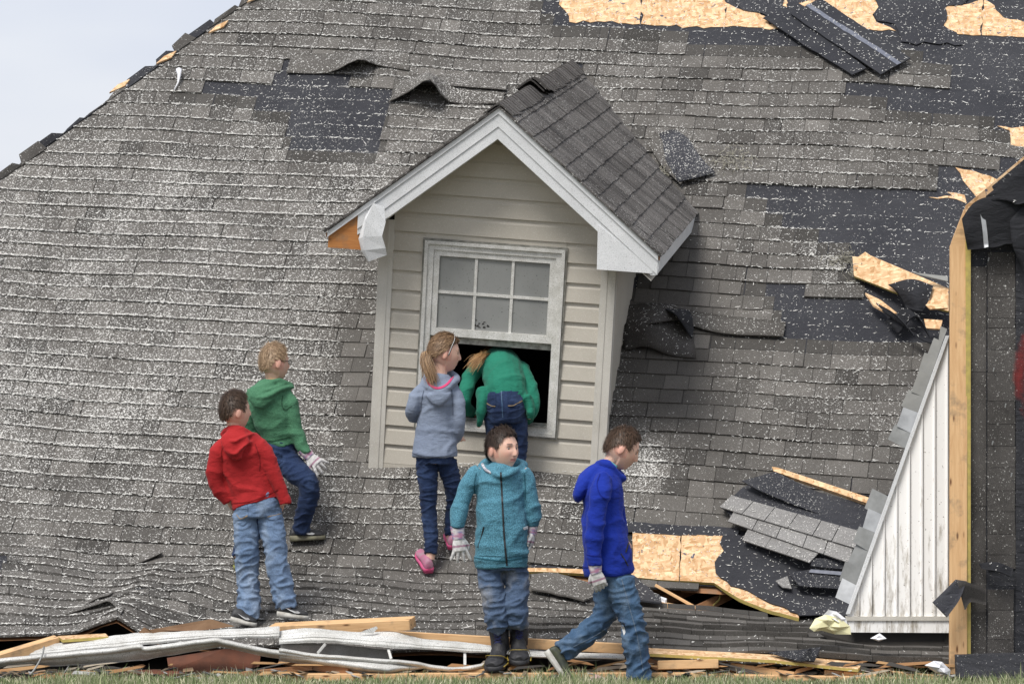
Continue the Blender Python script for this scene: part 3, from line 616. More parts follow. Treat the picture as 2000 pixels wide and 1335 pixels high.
mb = MB(); mb.box((sx0, -.03, WZ0+.054), (sx1, .06, WZ0+.062)); mb.box((sx0, -.005, WZ0+.062), (sx1, .01, WZ0+.075)); dpart(mb, 'window_sill', plain('mildewed_sill', (.40, .39, .36), (.14, .14, .12), .6, 26), win)
mb = MB(); mb.box((gx0+.02, .07, gz0-.06), (gx1-.02, .075, gz1+.02)); dpart(mb, 'blind', plain('pale_blind', (.36, .36, .34), (.30, .30, .28), .8), win)
mb = MB(); r_ = random.Random(3)
for k in range(16): x = -.10+r_.gauss(0, .03); z = gz0+.015+abs(r_.gauss(0, .018)); mb.prism([(x, .0035, z), (x+r_.uniform(.008, .02), .0035, z+r_.uniform(-.004, .008)), (x+.006, .0035, z+r_.uniform(.004, .012))], (0, -.001, 0))
dpart(mb, 'mildew_spots', 'dark', win)
# room behind: dark box
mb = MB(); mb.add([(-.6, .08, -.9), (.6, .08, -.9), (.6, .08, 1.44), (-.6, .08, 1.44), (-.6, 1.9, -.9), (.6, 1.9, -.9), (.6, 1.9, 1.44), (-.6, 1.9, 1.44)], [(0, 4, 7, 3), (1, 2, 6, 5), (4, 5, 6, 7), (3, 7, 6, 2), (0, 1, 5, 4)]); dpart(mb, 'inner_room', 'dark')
# ---- gable roof
PK = 2.196; OV = -.275; EX = .985; ZE = PK-SL*EX
def yback(z): return max(0, z)/YS+.04
for sx in (-1, 1):
    mb = MB(); t = -.024
    pts = [(0, OV+.01, PK-.012), (sx*EX, OV+.01, ZE-.012), (sx*EX, yback(ZE), ZE-.012), (0, yback(PK), PK-.012)]
    mb.prism(pts if sx > 0 else pts[::-1], (0, 0, -.022)); dpart(mb, 'roof_board', 'wood_dark')
    # soffit under the front overhang, frieze
    mb = MB(); pts = [(0, OV+.03, PK-.19), (sx*.94, OV+.03, PK-.19-SL*.94), (sx*.94, -.006, PK-.19-SL*.94), (0, -.006, PK-.19)]; mb.prism(pts, (0, 0, -.006)); dpart(mb, 'soffit', 'trim')
    # shingle courses running back parallel to the ridge
    L = math.hypot(1, SL); nx, nz = SL/L*sx, 1/L; dxs, dzs = sx/L, -SL/L; SLEN = EX*L; nc = 10; ex = SLEN/nc
    for k in range(nc):
        s0, s1 = SLEN-k*ex+.012, SLEN-(k+1)*ex-.01; y = OV-.015
        yend = yback(PK+dzs*(s0+s1)/2)+.02; first = random.uniform(.3, .95); 
        while y < yend-.02:
            ye = min(yend, y+first); first = .95; mb = MB(); yy = y
            while yy < ye-.005:
                y2 = min(ye, yy+random.choice([.028, .04, .055, .075, .10])); y2 = ye if ye-y2 < .02 else y2
                tn = float(np.clip(random.gauss(.52, .13), .15, .9)); lf = .010+random.choice([0, .002, .004])+random.uniform(0, .001)
                f = lambda s, h, yq: (dxs*s+nx*h, yq, PK+dzs*s+nz*h)
                e_ = .0011; js = random.uniform(-.004, .004)
                vs_ = [f(s0+js, lf, yy+e_), f(s0+js, lf, y2-e_), f(s1, .004, y2-e_), f(s1, .004, yy+e_), f(s0+js, -.003, yy+e_), f(s0+js, -.003, y2-e_), f(s1, -.003, y2-e_), f(s1, -.003, yy+e_)]
                fs_ = [(0, 1, 2, 3), (4, 5, 1, 0), (5, 6, 2, 1), (7, 4, 0, 3)]; fs_ = fs_ if sx > 0 else [q[::-1] for q in fs_]
                mb.add(vs_, fs_, (tn, .34 if k > 7 or yy < 0 or random.random() < .1 else .24, 0)); yy = y2
            dpart(mb, 'shingle', 'dormer_shingle'); y = ye+.002
# ridge caps
y = OV-.02; k = 0
while y < yback(PK)-.02:
    Lc = .26; rise = .010+random.uniform(0, .006); w_ = random.uniform(.11, .13); mb = MB()
    if 1.0 < y < 1.35: rise += random.uniform(.02, .05); 
    rows = []
    for q, yy in ((0, y), (1, y+Lc)):
        h = rise+.012 if q == 0 else .006; rr = []
        for a in (-1, -.6, -.25, 0, .25, .6, 1):
            s = abs(a)*w_; zc = PK-SL*s/math.hypot(1, SL); rr.append((math.copysign(s, a)/math.hypot(1, SL), yy, zc+h-.006*(1-min(1, abs(a)*4))*1.0+.003))
        rows.append(rr)
    n = 7; lowr = [(p[0], p[1]+.0, p[2]-.011) for p in rows[0]]
    mb.add(rows[0]+rows[1]+lowr, [[i, i+1, i+1+n, i+n] for i in range(n-1)]+[[i+2*n, i+1+2*n, i+1, i] for i in range(n-1)], (random.uniform(.45, .62), .15, 0)); dpart(mb, 'ridge_cap', 'dormer_shingle'); y += .088; k += 1
# rake boards (front face of the gable), upper trim, eave fascia, returns
for sx in (-1, 1):
    xe = .975 if sx > 0 else .80; zf = lambda x, d: PK-SL*abs(x)-d
    xt = .975
    mb = MB(); mb.prism([(0, OV, zf(0, .008)), (sx*xt, OV, zf(xt, .008)), (sx*xt, OV, zf(xt, .042)), (0, OV, zf(0, .042))], (0, .02, 0)); dpart(mb, 'drip_edge', 'whitetrim')
    mb = MB(); mb.prism([(0, OV+.008, zf(0, .044)), (sx*xe, OV+.008, zf(xe, .044)), (sx*xe, OV+.008, zf(xe, .125)), (0, OV+.008, zf(0, .118))], (0, .02, 0)); dpart(mb, 'rake_board', 'whitetrim')
    mb = MB(); xi = .62 if sx > 0 else .62; mb.prism([(0, OV+.014, zf(0, .120)), (sx*xe, OV+.014, zf(xe, .127)), (sx*min(xe, .94), OV+.014, zf(min(xe, .94), .16)), (sx*xi, OV+.014, zf(xi, .19)), (0, OV+.014, zf(0, .19))], (0, .02, 0)); dpart(mb, 'rake_board', 'whitetrim')
mb = MB(); mb.prism([(.613, OV+.010, zf(.613, .150)), (.90, OV+.010, zf(.90, .118)), (.972, OV+.010, ZE+.004), (.945, OV+.010, 1.287), (.622, OV+.010, 1.287)], (0, .016, 0)); dpart(mb, 'eave_return', 'whitetrim')
mb = MB(); mb.prism([(.62, OV+.026, 1.290), (.94, OV+.026, 1.290), (.94, yback(1.29), 1.290), (.68, yback(1.29), 1.290)], (0, 0, .005)); mb.prism([(.62, OV+.026, 1.292), (.628, OV+.026, 1.292), (.628, OV+.026, 1.50), (.62, OV+.026, 1.50)], (0, .24, 0)); dpart(mb, 'soffit', 'trim')
mb = MB(); mb.prism([(.950, OV+.026, 1.286), (.978, OV+.012, 1.288), (.988, OV+.012, ZE-.004), (.972, OV+.026, ZE-.004)], (0, yback(ZE)-OV-.02, 0)); dpart(mb, 'eave_fascia', 'whitetrim')
# broken left end: bare subfascia wood and the peeled aluminium flap
mb = MB(); mb.prism([(-.972, OV+.02, ZE-.020), (-.972, OV+.02, 1.300), (-.775, OV+.02, 1.300), (-.690, OV+.02, zf(.69, .05)), (-.80, OV+.02, zf(.80, .045))], (0, .24, 0)); dpart(mb, 'subfascia', 'wood_orange')
mb = MB(); mb.box((-.972, OV+.26, 1.290), (-.95, yback(1.3), ZE-.02)); mb.box((-.95, OV+.26, 1.29), (-.68, yback(1.28), 1.30)); dpart(mb, 'eave_fascia', 'whitetrim')
def dl(x, y, z): return tuple(DM @ Vector((x, y, z)))
pv = [(-.700, -.285, 1.600), (-.752, -.300, 1.500), (-.784, -.300, 1.370), (-.765, -.295, 1.300), (-.722, -.290, 1.238), (-.700, -.335, 1.590), (-.738, -.350, 1.490), (-.748, -.352, 1.390), (-.738, -.345, 1.310), (-.712, -.325, 1.245), (-.640, -.300, 1.570), (-.625, -.320, 1.480), (-.640, -.330, 1.40), (-.618, -.315, 1.330), (-.612, -.295, 1.286)]
pf = [(i_+r_*5, i_+1+r_*5, i_+6+r_*5, i_+5+r_*5) for r_ in (0, 1) for i_ in range(4)]
po = mesh_obj('peeled_trim', pv, pf, M['whitetrim'], dorm, local=True); md = po.modifiers.new('s', 'SOLIDIFY'); md.thickness = .004
# ================================================================ the upended roof section on the right
def fpoly(name, pts, thick, mat, parent=None, back=(0, 1, 0), label=None, cat=None, group=None, colr=(.6, .3, 0), edge=None):
    mb = MB(); q = [P(*p) for p in pts]; mb.prism(q, Vector(back)*thick, colr); o = mb.build(name, mat, parent)
    if edge:
        o.data.materials.append(edge)
        for pg in o.data.polygons[2:]: pg.material_index = 1
    return tag(o, label, cat, group)
sec = empty('upended_roof_section', tuple(P(1890, 1310, 20.85)), 'roof section standing on its end at the right, showing pine stud, black felt and red spray paint', 'roof section')
beam('stud', P(1872, 480, 20.86), P(1871, 1316, 20.80), .094, .040, M['wood'], sec, tw=0)
fpoly('stud_tip', [(1856, 482, 20.84), (1863, 462, 20.84), (1884, 408, 20.84), (1889, 482, 20.84)], .04, M['wood'], sec)
fpoly('osb_edge', [(1886, 470, 20.83), (1896, 470, 20.83), (1896, 1292, 20.80), (1888, 1292, 20.80)], .05, M['yellow'], sec)
fpoly('osb_edge', [(1883, 432, 20.83), (1886, 402, 20.84), (2040, 272, 20.9), (2040, 292, 20.9), (1896, 420, 20.84)], .03, M['osb'], sec)
fpoly('backing', [(1894, 400, 20.86), (2230, 120, 20.86), (2230, 1320, 20.86), (1894, 1320, 20.86)], .03, M['felt'], sec, colr=(.55, .35, 0))
def col_tabs(x0, x1, y0, y1, lift, hh=(40, 46)):
    y = y0
    while y < y1:
        h = random.uniform(*hh)*random.choice([1, 1, 1.4]); t = random.uniform(.3, .5); l_ = lift+random.uniform(0, .003)
        fpoly('shingle', [(x0+random.uniform(-1, 1), y+.4, 20.86-l_), (x1+random.uniform(-1.2, 1.2), y+.4, 20.86-l_*.4), (x1+random.uniform(-1, 1), min(y+h, y1)-.4, 20.86-l_*.4), (x0+random.uniform(-1, 1), min(y+h, y1)-.4, 20.86-l_)], .008, M['dormer_shingle'], sec, colr=(t, .22, 0)); y += h
col_tabs(1929, 1983, 492, 640, .016); col_tabs(1929, 1983, 640, 1110, .016); col_tabs(1929, 1980, 1150, 1278, .016); col_tabs(1896, 1926, 520, 1278, .006, (120, 200)); 
fpoly('underlayment', [(1984, 380, 20.848), (2060, 330, 20.848), (2060, 1285, 20.848), (1984, 1285, 20.848)], .006, M['felt'], sec, colr=(.5, .2, 0))
col_tabs(2062, 2120, 420, 1278, .016); col_tabs(2122, 2180, 420, 1278, .022)
# red sprayed ring, half out of the picture
mb = MB(); nA, nr = 60, 10; cx, cy = 2046, 735
for i in range(nA+1):
    for k in range(nr+1):
        a = 2*math.pi*i/nA; rr = 1+.0*(k); t = k/nr; ex, ey = 40+34*t, 78+42*t; 
        mb.v.append(tuple(P(cx+ex*math.cos(a), cy+ey*math.sin(a), 20.832))); mb.c.append((math.sin(t*math.pi)**.8*(.42+.25*math.sin(a*2+1)), 0, 0))
for i in range(nA):
    for k in range(nr): a = i*(nr+1)+k; mb.f.append([a, a+1, a+nr+2, a+nr+1])
mb.build('spray_mark', M['spray'], sec)
mb = MB(); nr = 8
for i, (x, y) in enumerate(((1975, 640), (1984, 668), (1996, 700), (1985, 770), (1982, 830))):
    pass
ribbon('torn_felt', [[P(1880, 428, 20.80), P(1900, 398, 20.78), P(1930, 384, 20.76), P(1975, 382, 20.76), P(2040, 360, 20.78)], [P(1884, 458, 20.76), P(1908, 448, 20.765), P(1938, 445, 20.76), P(1970, 445, 20.77), P(2040, 430, 20.78)], [P(1890, 487, 20.79), P(1918, 485, 20.77), P(1950, 481, 20.77), P(1975, 476, 20.78), P(2040, 500, 20.8)]], M['blackpad'], sec, colr=(.6, .05, 0))
ribbon('torn_felt', [[P(1925, 384, 20.77), P(1965, 352, 20.77), P(2000, 322, 20.78), P(2050, 290, 20.8)], [P(1940, 392, 20.755), P(1975, 385, 20.745), P(2005, 372, 20.75), P(2050, 350, 20.76)], [P(1972, 388, 20.74), P(1985, 400, 20.72), P(2010, 395, 20.72), P(2050, 392, 20.76)]], M['blackpad'], sec, colr=(.75, .1, 0))
ribbon('torn_felt', [[P(1972, 430, 20.76), P(1978, 480, 20.75), P(2000, 530, 20.78)], [P(2000, 400, 20.75), P(2010, 460, 20.74), P(2030, 540, 20.78)]], M['blackpad'], sec, colr=(.5, .02, 0))
ribbon('foil_tape', [[P(1911, 394, 20.765), P(1915, 420, 20.760), P(1919, 450, 20.752), P(1922, 484, 20.755)], [P(1920, 392, 20.762), P(1924, 420, 20.758), P(1928, 450, 20.750), P(1931, 482, 20.752)]], M['metal'], sec, thick=.002)
ribbon('torn_felt', [[P(1868, 1131, 20.70), P(1846, 1152, 20.66), P(1822, 1175, 20.62)], [P(1888, 1134, 20.74), P(1874, 1170, 20.68), P(1850, 1204, 20.62)]], M['felt'], sec, colr=(.9, .25, 0), thick=.008)
ribbon('torn_felt', [[P(1868, 1131, 20.70), P(1890, 1136, 20.74), P(1925, 1150, 20.80)], [P(1884, 1190, 20.72), P(1895, 1175, 20.76), P(1925, 1180, 20.81)]], M['dormer_shingle'], sec, colr=(.7, .3, 0))
ribbon('torn_felt', [[P(1912, 1100, 20.82), P(1945, 1098, 20.77), P(1978, 1110, 20.80)], [P(1918, 1110, 20.80), P(1948, 1116, 20.74), P(1974, 1126, 20.78)]], M['felt'], sec, colr=(.7, .2, 0))
fpoly('felt_fold', [(1868, 1279, 20.70), (2100, 1273, 20.70), (2100, 1326, 20.66), (1870, 1322, 20.66)], .10, M['felt'], sec, colr=(.6, .3, 0))
for px, py in ((1930, 510), (1940, 725), (1963, 795), (1938, 868), (1975, 930)):
    mb = MB(); c = P(px, py, 20.83); mb.tube([c, c+Vector((.004, -.006, .02))], .004, 5); mb.build('nail', M['metal'], sec)
# ================================================================ white soffit wall beside it
pan = empty('white_siding_wall', tuple(P(1755, 1235, 21.15)), 'dirty white triangular wall of ribbed vinyl with metal flashing down its sloping edge', 'wall')
ex = lambda y: 1853-(y-655)*(198/545.)
nb = 8
for k in range(nb):
    x0, x1 = 1655+198*k/nb, 1655+198*(k+1)/nb; yt = lambda x: 655+(1853-x)*545/198.
    d_ = 21.15; g = (x1-x0)
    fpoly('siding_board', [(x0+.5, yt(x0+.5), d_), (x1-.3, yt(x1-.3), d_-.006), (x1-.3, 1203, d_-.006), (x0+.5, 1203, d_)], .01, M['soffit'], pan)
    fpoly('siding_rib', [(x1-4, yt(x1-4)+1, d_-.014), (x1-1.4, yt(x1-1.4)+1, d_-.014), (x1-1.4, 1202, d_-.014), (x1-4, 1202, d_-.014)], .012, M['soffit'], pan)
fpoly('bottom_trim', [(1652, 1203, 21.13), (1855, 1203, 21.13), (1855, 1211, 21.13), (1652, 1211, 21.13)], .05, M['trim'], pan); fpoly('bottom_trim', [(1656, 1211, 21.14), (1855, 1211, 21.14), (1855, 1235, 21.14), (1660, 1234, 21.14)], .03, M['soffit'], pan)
fpoly('edge_trim', [(1848, 655, 21.12), (1854, 655, 21.12), (1660, 1198, 21.12), (1653, 1198, 21.12)], .03, M['whitetrim'], pan)
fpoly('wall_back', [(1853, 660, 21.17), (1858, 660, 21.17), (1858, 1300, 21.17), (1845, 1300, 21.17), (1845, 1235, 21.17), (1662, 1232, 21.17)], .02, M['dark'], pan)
T_ = [0, .045, .10, .165, .235, .30, .365, .42, .50, .60, .665, .73, .79, .86, .92, .98]
for k in range(len(T_)-1):
    t0, t1 = T_[k], T_[k+1]+.008; A = (1850-190*t0, 642+545*t0); Bq = (1850-190*t1, 642+545*t1); w_ = random.uniform(24, 42) if k > 2 else 14+8*k
    if .43 < (t0+t1)/2 < .58: continue
    dd = random.uniform(-.02, .05); mt = M['greyflash'] if k < 5 else M[random.choice(['metal', 'metal_bright', 'metal_dark'])]
    fpoly('step_flashing', [(A[0], A[1], 21.16), (Bq[0], Bq[1], 21.16), (Bq[0]-w_*.8+random.uniform(-5, 5), Bq[1]-w_*.32-random.uniform(0, 8), 21.20-dd*.4), (A[0]-w_*.8-random.uniform(-4, 4), A[1]-w_*.36+random.uniform(-2, 3), 21.20-dd*.4)], .003, mt, pan)
# dark sheet added to paint the shade in the gap under the wall
fpoly('gap_shade_sheet', [(1600, 1236, 21.22), (1850, 1228, 21.22), (1850, 1300, 21.1), (1640, 1262, 21.2)], .02, M['dark'], pan)
# ================================================================ loose pieces lying on the roof
o = roof_patch('bitumen_strip', [(1491, 44), (1535, 23), (1692, 142), (1664, 155)], .040, .008, M['blackpad'], None, jag=.002, colr=(.75, .12, 0)); tag(o, 'left and lower of two long black bitumen strips lying aslant near the ridge', 'roofing strip', 'loose black strips near the ridge')
o = roof_patch('bitumen_strip', [(1545, 40), (1603, 9), (1778, 126), (1720, 158)], .056, .008, M['blackpad'], None, jag=.002, colr=(.8, .10, 0)); tag(o, 'right hand black bitumen strip with a silver adhesive line, lying aslant near the ridge', 'roofing strip', 'loose black strips near the ridge')
o2 = roof_patch('adhesive_line', [(1574, 24), (1582, 20), (1760, 136), (1752, 140)], .059, .002, plain('sealant_line', (.16, .17, .21), (.09, .10, .13), .4, 40), o, jag=.002); o2.parent = o
o = roof_patch('bitumen_strip', [(1536, 14), (1552, 8), (1580, 24), (1560, 38), (1546, 40)], .028, .006, M['blackpad'], None, jag=.002, colr=(.8, .3, 0)); tag(o, 'short black bitumen scrap poking out from under the two long strips', 'roofing strip', 'loose black strips near the ridge')
def slab(name, pts, thick, mat, parent=None, edge=None, colr=(.6, .3, 0), label=None, cat=None, group=None):
    """pts (px,py,lift) on the roof surface"""
    mb = MB(); q = [RS(*p) for p in pts]; nn = (q[1]-q[0]).cross(q[2]-q[0]).normalized()
    if nn.dot(Vector(NN)) < 0: nn = -nn
    mb.prism(q, -nn*thick, colr); o = mb.build(name, mat, parent)
    if edge:
        o.data.materials.append(edge)
        for pg in o.data.polygons[2:]: pg.material_index = 1
    return tag(o, label, cat, group)
brd = slab('broken_board', [(1665, 512, .05), (1676, 513, .05), (1690, 503, .05), (1700, 510, .05), (1852, 600, .16), (1852, 644, .16), (1828, 636, .15), (1740, 590, .10), (1668, 550, .05)], .014, M['osb'], None, M['yellow'], label='splintered chip board with a yellow painted edge jutting from the black felt', cat='board')
tg = empty('torn_felt_bundle', tuple(RS(1780, 650, .05)), 'crumpled black felt curling round splinters beside the white wall top', 'roofing felt')
slab('splinter', [(1690, 592, .09), (1720, 606, .09), (1752, 636, .11), (1740, 640, .11), (1706, 616, .09)], .012, M['osb'], tg)
slab('splinter', [(1804, 650, .12), (1840, 655, .13), (1836, 672, .13), (1808, 668, .12)], .012, M['osb'], tg)
ribbon('felt', [rrow([(1735, 584, .12), (1780, 592, .20), (1822, 596, .16)]), rrow([(1752, 600, .13), (1785, 622, .20), (1812, 625, .16)]), rrow([(1770, 622, .10), (1790, 640, .15), (1800, 640, .14)])], M['felt'], tg, colr=(.9, .2, 0))
ribbon('felt', [rrow([(1688, 592, .06), (1735, 640, .10), (1790, 676, .10), (1842, 692, .10)]), rrow([(1700, 600, .07), (1750, 650, .15), (1795, 690, .12), (1838, 698, .10)])], M['blackpad'], tg, colr=(.7, .2, 0))
ribbon('felt', [rrow([(1730, 640, .05), (1770, 630, .12), (1800, 660, .10)]), rrow([(1755, 665, .06), (1790, 655, .16), (1820, 690, .10)])], M['blackpad'], tg, colr=(.5, .2, 0))
slab('metal_scrap', [(1782, 578, .20), (1850, 590, .22), (1850, 600, .22), (1800, 585, .2)], .004, M['greyflash'], tg)
slab('board_end', [(1800, 625, .16), (1850, 622, .17), (1850, 640, .17), (1815, 640, .16)], .01, M['osb'], tg)
# torn panel of decking with its pale shingles
tp = empty('torn_roof_panel', tuple(RS(1550, 1080, .0)), 'torn panel of decking with pale grey shingles lying aslant over black felt', 'roof panel')
def lf(x, y): return .045+.00045*max(0, x-1410)
slab('felt', [(x, y, lf(x, y)) for x, y in ((1410, 1000), (1450, 966), (1512, 946), (1600, 990), (1700, 1028), (1690, 1062), (1665, 1112), (1560, 1085), (1430, 1020))], .01, M['felt'], tp, colr=(.7, .35, 0))
slab('board_edge', [(x, y, lf(x, y)+.03) for x, y in ((1508, 938), (1520, 941), (1702, 1020), (1697, 1030), (1600, 986), (1512, 947))], .03, M['osb'], tp)
def tabrow(f0, f1, r0, r1, n, l0, tl=.62):
    ts = np.linspace(0, 1, n+1)+np.r_[0, rng.uniform(-.02, .02, n-1), 0]; f0, f1, r0, r1 = map(np.array, (f0, f1, r0, r1))
    for k in range(n):
        a, b = ts[k], ts[k+1]-.006; q = [f0+(f1-f0)*a, f0+(f1-f0)*b, r0+(r1-r0)*b, r0+(r1-r0)*a]
        slab('shingle', [(x, y, lf(x, y)+l0+(.008 if i < 2 else 0)) for i, (x, y) in enumerate(q)], .008, M['pale_shingle'], tp, colr=(random.uniform(.7, .85), .3, 0))
tabrow((1406, 1006), (1672, 1114), (1430, 984), (1686, 1082), 6, .022)
tabrow((1422, 1034), (1660, 1140), (1436, 1012), (1668, 1108), 5, .016)
tabrow((1450, 1072), (1582, 1130), (1466, 1042), (1606, 1106), 3, .010)
slab('felt', [(x, y, .13) for x, y in ((1450, 968), (1515, 950), (1600, 992), (1690, 1030), (1685, 1060), (1620, 1040), (1540, 1010), (1480, 985))], .006, M['blackpad'], tp, colr=(.9, .3, 0))
o = slab('rolled_edge', [(x, y, .13) for x, y in ((1586, 1118), (1668, 1124), (1664, 1142), (1584, 1134))], .02, M['blackpad'], tp, colr=(.8, .2, 0))
slab('felt', [(x, y, .10) for x, y in ((1540, 1140), (1585, 1134), (1662, 1146), (1650, 1180), (1560, 1172))], .01, M['blackpad'], tp, colr=(.8, .3, 0))
slab('adhesive_line', [(x, y, .115) for x, y in ((1584, 1137), (1660, 1143), (1659, 1150), (1580, 1143))], .004, plain('sealant_line2', (.2, .21, .25), (.12, .13, .16), .4, 30), tp)
slab('shingle', [(x, y, .07) for x, y in ((1515, 1150), (1538, 1140), (1546, 1168), (1528, 1165))], .008, M['pale_shingle'], tp, colr=(.8, .3, 0))
# ================================================================ lumber, gutter and scraps along the front
mbx = beam('timber', P(532, 1229, 21.22), P(806, 1216, 20.95), .058, .10, M['wood'], tw=.15, label='thick pine timber with its cut end showing, lying on the eave behind the gutter', cat='timber', group='pine timbers along the fallen eave')
def tim(a, b, h, t, mat, lab, tw=0): return beam('timber', P(*a), P(*b), h, t, M[mat], tw=tw, label=lab, cat='timber', group='pine timbers along the fallen eave')
tim((745, 1240, 21.12), (1260, 1268, 20.98), .055, .06, 'wood', 'long pine timber running behind the gutter and behind the boots of the teal hoodie boy')
tim((560, 1322, 20.80), (1378, 1319, 20.80), .042, .08, 'wood', 'long pine plank on the grass under the boots of the teal hoodie boy')
tim((1384, 1323, 20.80), (1850, 1332, 20.78), .048, .08, 'wood', 'pine plank on the grass edge at the right, continuing the plank line')
tim((-12, 1287, 20.92), (112, 1250, 21.12), .052, .06, 'wood', 'short pine timber poking out from under the roof at the far left', tw=.3)
tim((1284, 1299, 20.86), (1402, 1296, 20.86), .048, .15, 'wood', 'short thick pine block lying on the planks right of the blue hoodie boy', tw=-.12)
tim((1428, 1301, 20.95), (1552, 1319, 20.86), .045, .05, 'wood', 'slanting pine timber end under the yellow edged board')
tim((1610, 1313, 20.88), (1712, 1322, 20.84), .036, .05, 'wood', 'small pine timber end left of the white paper')
tim((1700, 1311, 20.90), (1868, 1327, 20.84), .032, .05, 'wood', 'thin pine timber running under the white paper to the upright stud')
tim((548, 1287, 20.98), (682, 1312, 20.84), .045, .05, 'wood_dark', 'brown timber slanting down behind the bulged gutter')
tim((470, 1316, 20.86), (610, 1302, 20.9), .03, .05, 'wood_dark', 'weathered broken board in the grass below the long gutter')
tim((1262, 1290, 20.98), (1300, 1306, 20.9), .05, .05, 'wood_dark', 'stubby timber wedged behind the legs of the blue hoodie boy')
def dbox(name, pts, thick, mat, label, cat, group=None, edge=None): return fpoly(name, pts, thick, mat, None, (0, 0, -1), label, cat, group, edge=edge)
dbox('chip_board', [(1262, 1264, 21.02), (1504, 1277, 20.98), (1686, 1292, 20.92), (1676, 1306, 20.80), (1510, 1288, 20.84), (1264, 1275, 20.88)], .016, M['osb'], 'long narrow chip board strip with yellow edge lying under the folded shingles', 'board', edge=M['yellow'])
dbox('chip_board', [(112, 1241, 21.2), (206, 1236, 21.2), (212, 1242, 21.04), (122, 1248, 21.04)], .016, M['osb'], 'yellow edged chip board end under the tented shingles at the left', 'board', edge=M['yellow'])
o = dbox('felt_scrap', [(1500, 1272, 20.93), (1560, 1268, 20.95), (1604, 1262, 20.86), (1590, 1290, 20.78), (1556, 1288, 20.8)], .006, M['blackpad'], 'torn black felt scrap lying on the yellow edged strip', 'felt scrap')
fpoly('felt_scrap', [(1562, 1287, 20.76), (1584, 1262, 20.78), (1590, 1290, 20.77)], .005, M['blackpad'], None, label='upright black felt spike on the yellow edged strip', cat='felt scrap')
gut = empty('fallen_gutter', tuple(P(400, 1290, 20.85)), 'crumpled white aluminium gutter and fascia lying along the front of the fallen roof', 'gutter')
def G(name, rows, mat, th=.003): return ribbon(name, [[P(*q) for q in r] for r in rows], M[mat], gut, thick=th, n=60, dent=.007)
def off(r, dy, dd): return [(x, y+dy, d+dd) for x, y, d in r]
ft = [(-30, 1277, 21.1), (118, 1255, 21.08), (217, 1242, 21.05), (267, 1236, 21.03), (340, 1233, 21.0), (409, 1230, 21.0), (546, 1223, 20.98)]
fb = [(-30, 1287, 21.0), (118, 1273, 21.0), (217, 1265, 20.98), (273, 1259, 20.96), (340, 1252, 20.95), (409, 1246, 20.94), (546, 1244, 20.93)]
flute = lambda T_, B_: [[(a[0]+(b[0]-a[0])*t, a[1]+(b[1]-a[1])*t, a[2]+(b[2]-a[2])*t-.018*math.sin(t*math.pi)+(.003 if i % 2 else -.0015)) for a, b in zip(T_, B_)] for i, t in enumerate((0, .18, .3, .42, .58, .7, .84, 1))]
G('fascia_metal', flute(ft, fb), 'gutter')
lt = [(-30, 1289, 20.90), (118, 1274, 20.90), (217, 1265, 20.88), (271, 1258, 20.86), (282, 1262, 20.86), (310, 1259, 20.85), (412, 1246, 20.84), (440, 1249, 20.84), (527, 1267, 20.84), (620, 1279, 20.84)]
G('gutter_lip', [lt, off(lt, 3.5, -.02), off(lt, 8, -.015), off(lt, 10, .01)], 'gutter')
lb = [(-30, 1302, 20.96), (118, 1299, 20.96), (217, 1293, 20.94), (271, 1288, 20.93), (282, 1287, 20.93), (310, 1282, 20.92), (412, 1265, 20.9), (440, 1263, 20.9), (527, 1282, 20.9), (620, 1294, 20.9)]
G('gutter_body', [off(lt, 9, .012), [((a[0]+b[0])/2, (a[1]+b[1])/2+3, (a[2]+b[2])/2-.01) for a, b in zip(lt, lb)], lb], 'gutter')
s_t = [(545, 1233, 21.0), (595, 1226, 20.97), (657, 1231, 20.95), (703, 1234, 20.95), (771, 1234, 20.94), (826, 1247, 20.94), (907, 1254, 20.94), (966, 1261, 20.94), (1037, 1270, 20.94), (1220, 1277, 20.94)]
s_b = [(545, 1256, 20.92), (634, 1253, 20.9), (670, 1255, 20.89), (706, 1258, 20.88), (755, 1264, 20.86), (826, 1266, 20.88), (907, 1272, 20.88), (966, 1274, 20.88), (1037, 1282, 20.88), (1220, 1286, 20.88)]
G('fascia_metal', flute(s_t, s_b), 'gutter')
G('gutter_back', [[(548, 1256, 20.97), (640, 1256, 20.97), (700, 1262, 20.97), (765, 1268, 20.97)], [(548, 1282, 20.97), (640, 1285, 20.97), (700, 1290, 20.97), (765, 1296, 20.97)]], 'gutter_grey')
l2 = [(545, 1266, 20.83), (608, 1275, 20.83), (690, 1282, 20.82), (751, 1286, 20.80), (810, 1291, 20.82), (842, 1298, 20.84), (891, 1302, 20.85), (933, 1297, 20.87), (965, 1288, 20.9)]
G('gutter_lip', [l2, off(l2, 3, -.02), off(l2, 6.5, -.01), off(l2, 8, .012)], 'gutter')
b2 = [(545, 1289, 20.9), (631, 1299, 20.88), (690, 1307, 20.86), (751, 1318, 20.84), (784, 1311, 20.85), (836, 1303, 20.86)]
G('gutter_body', [[(545, 1272, 20.84), (631, 1283, 20.83), (690, 1289, 20.82), (751, 1293, 20.80), (784, 1296, 20.82), (836, 1300, 20.85)], [(545, 1281, 20.84), (631, 1292, 20.82), (690, 1300, 20.79), (751, 1307, 20.75), (784, 1304, 20.79), (836, 1302, 20.85)], b2], 'gutter')
for a, b in (((636, 1256, 20.9), (620, 1275, 20.84)), ((757, 1262, 20.88), (764, 1286, 20.84)), ((908, 1270, 20.9), (908, 1298, 20.86))): beam('gutter_hanger', P(*a), P(*b), .016, .004, M['gutter'], gut)
fpoly('bent_tab', [(702, 1234, 20.9), (735, 1222, 20.9), (738, 1226, 20.9), (728, 1236, 20.9)], .004, M['gutter'], gut)
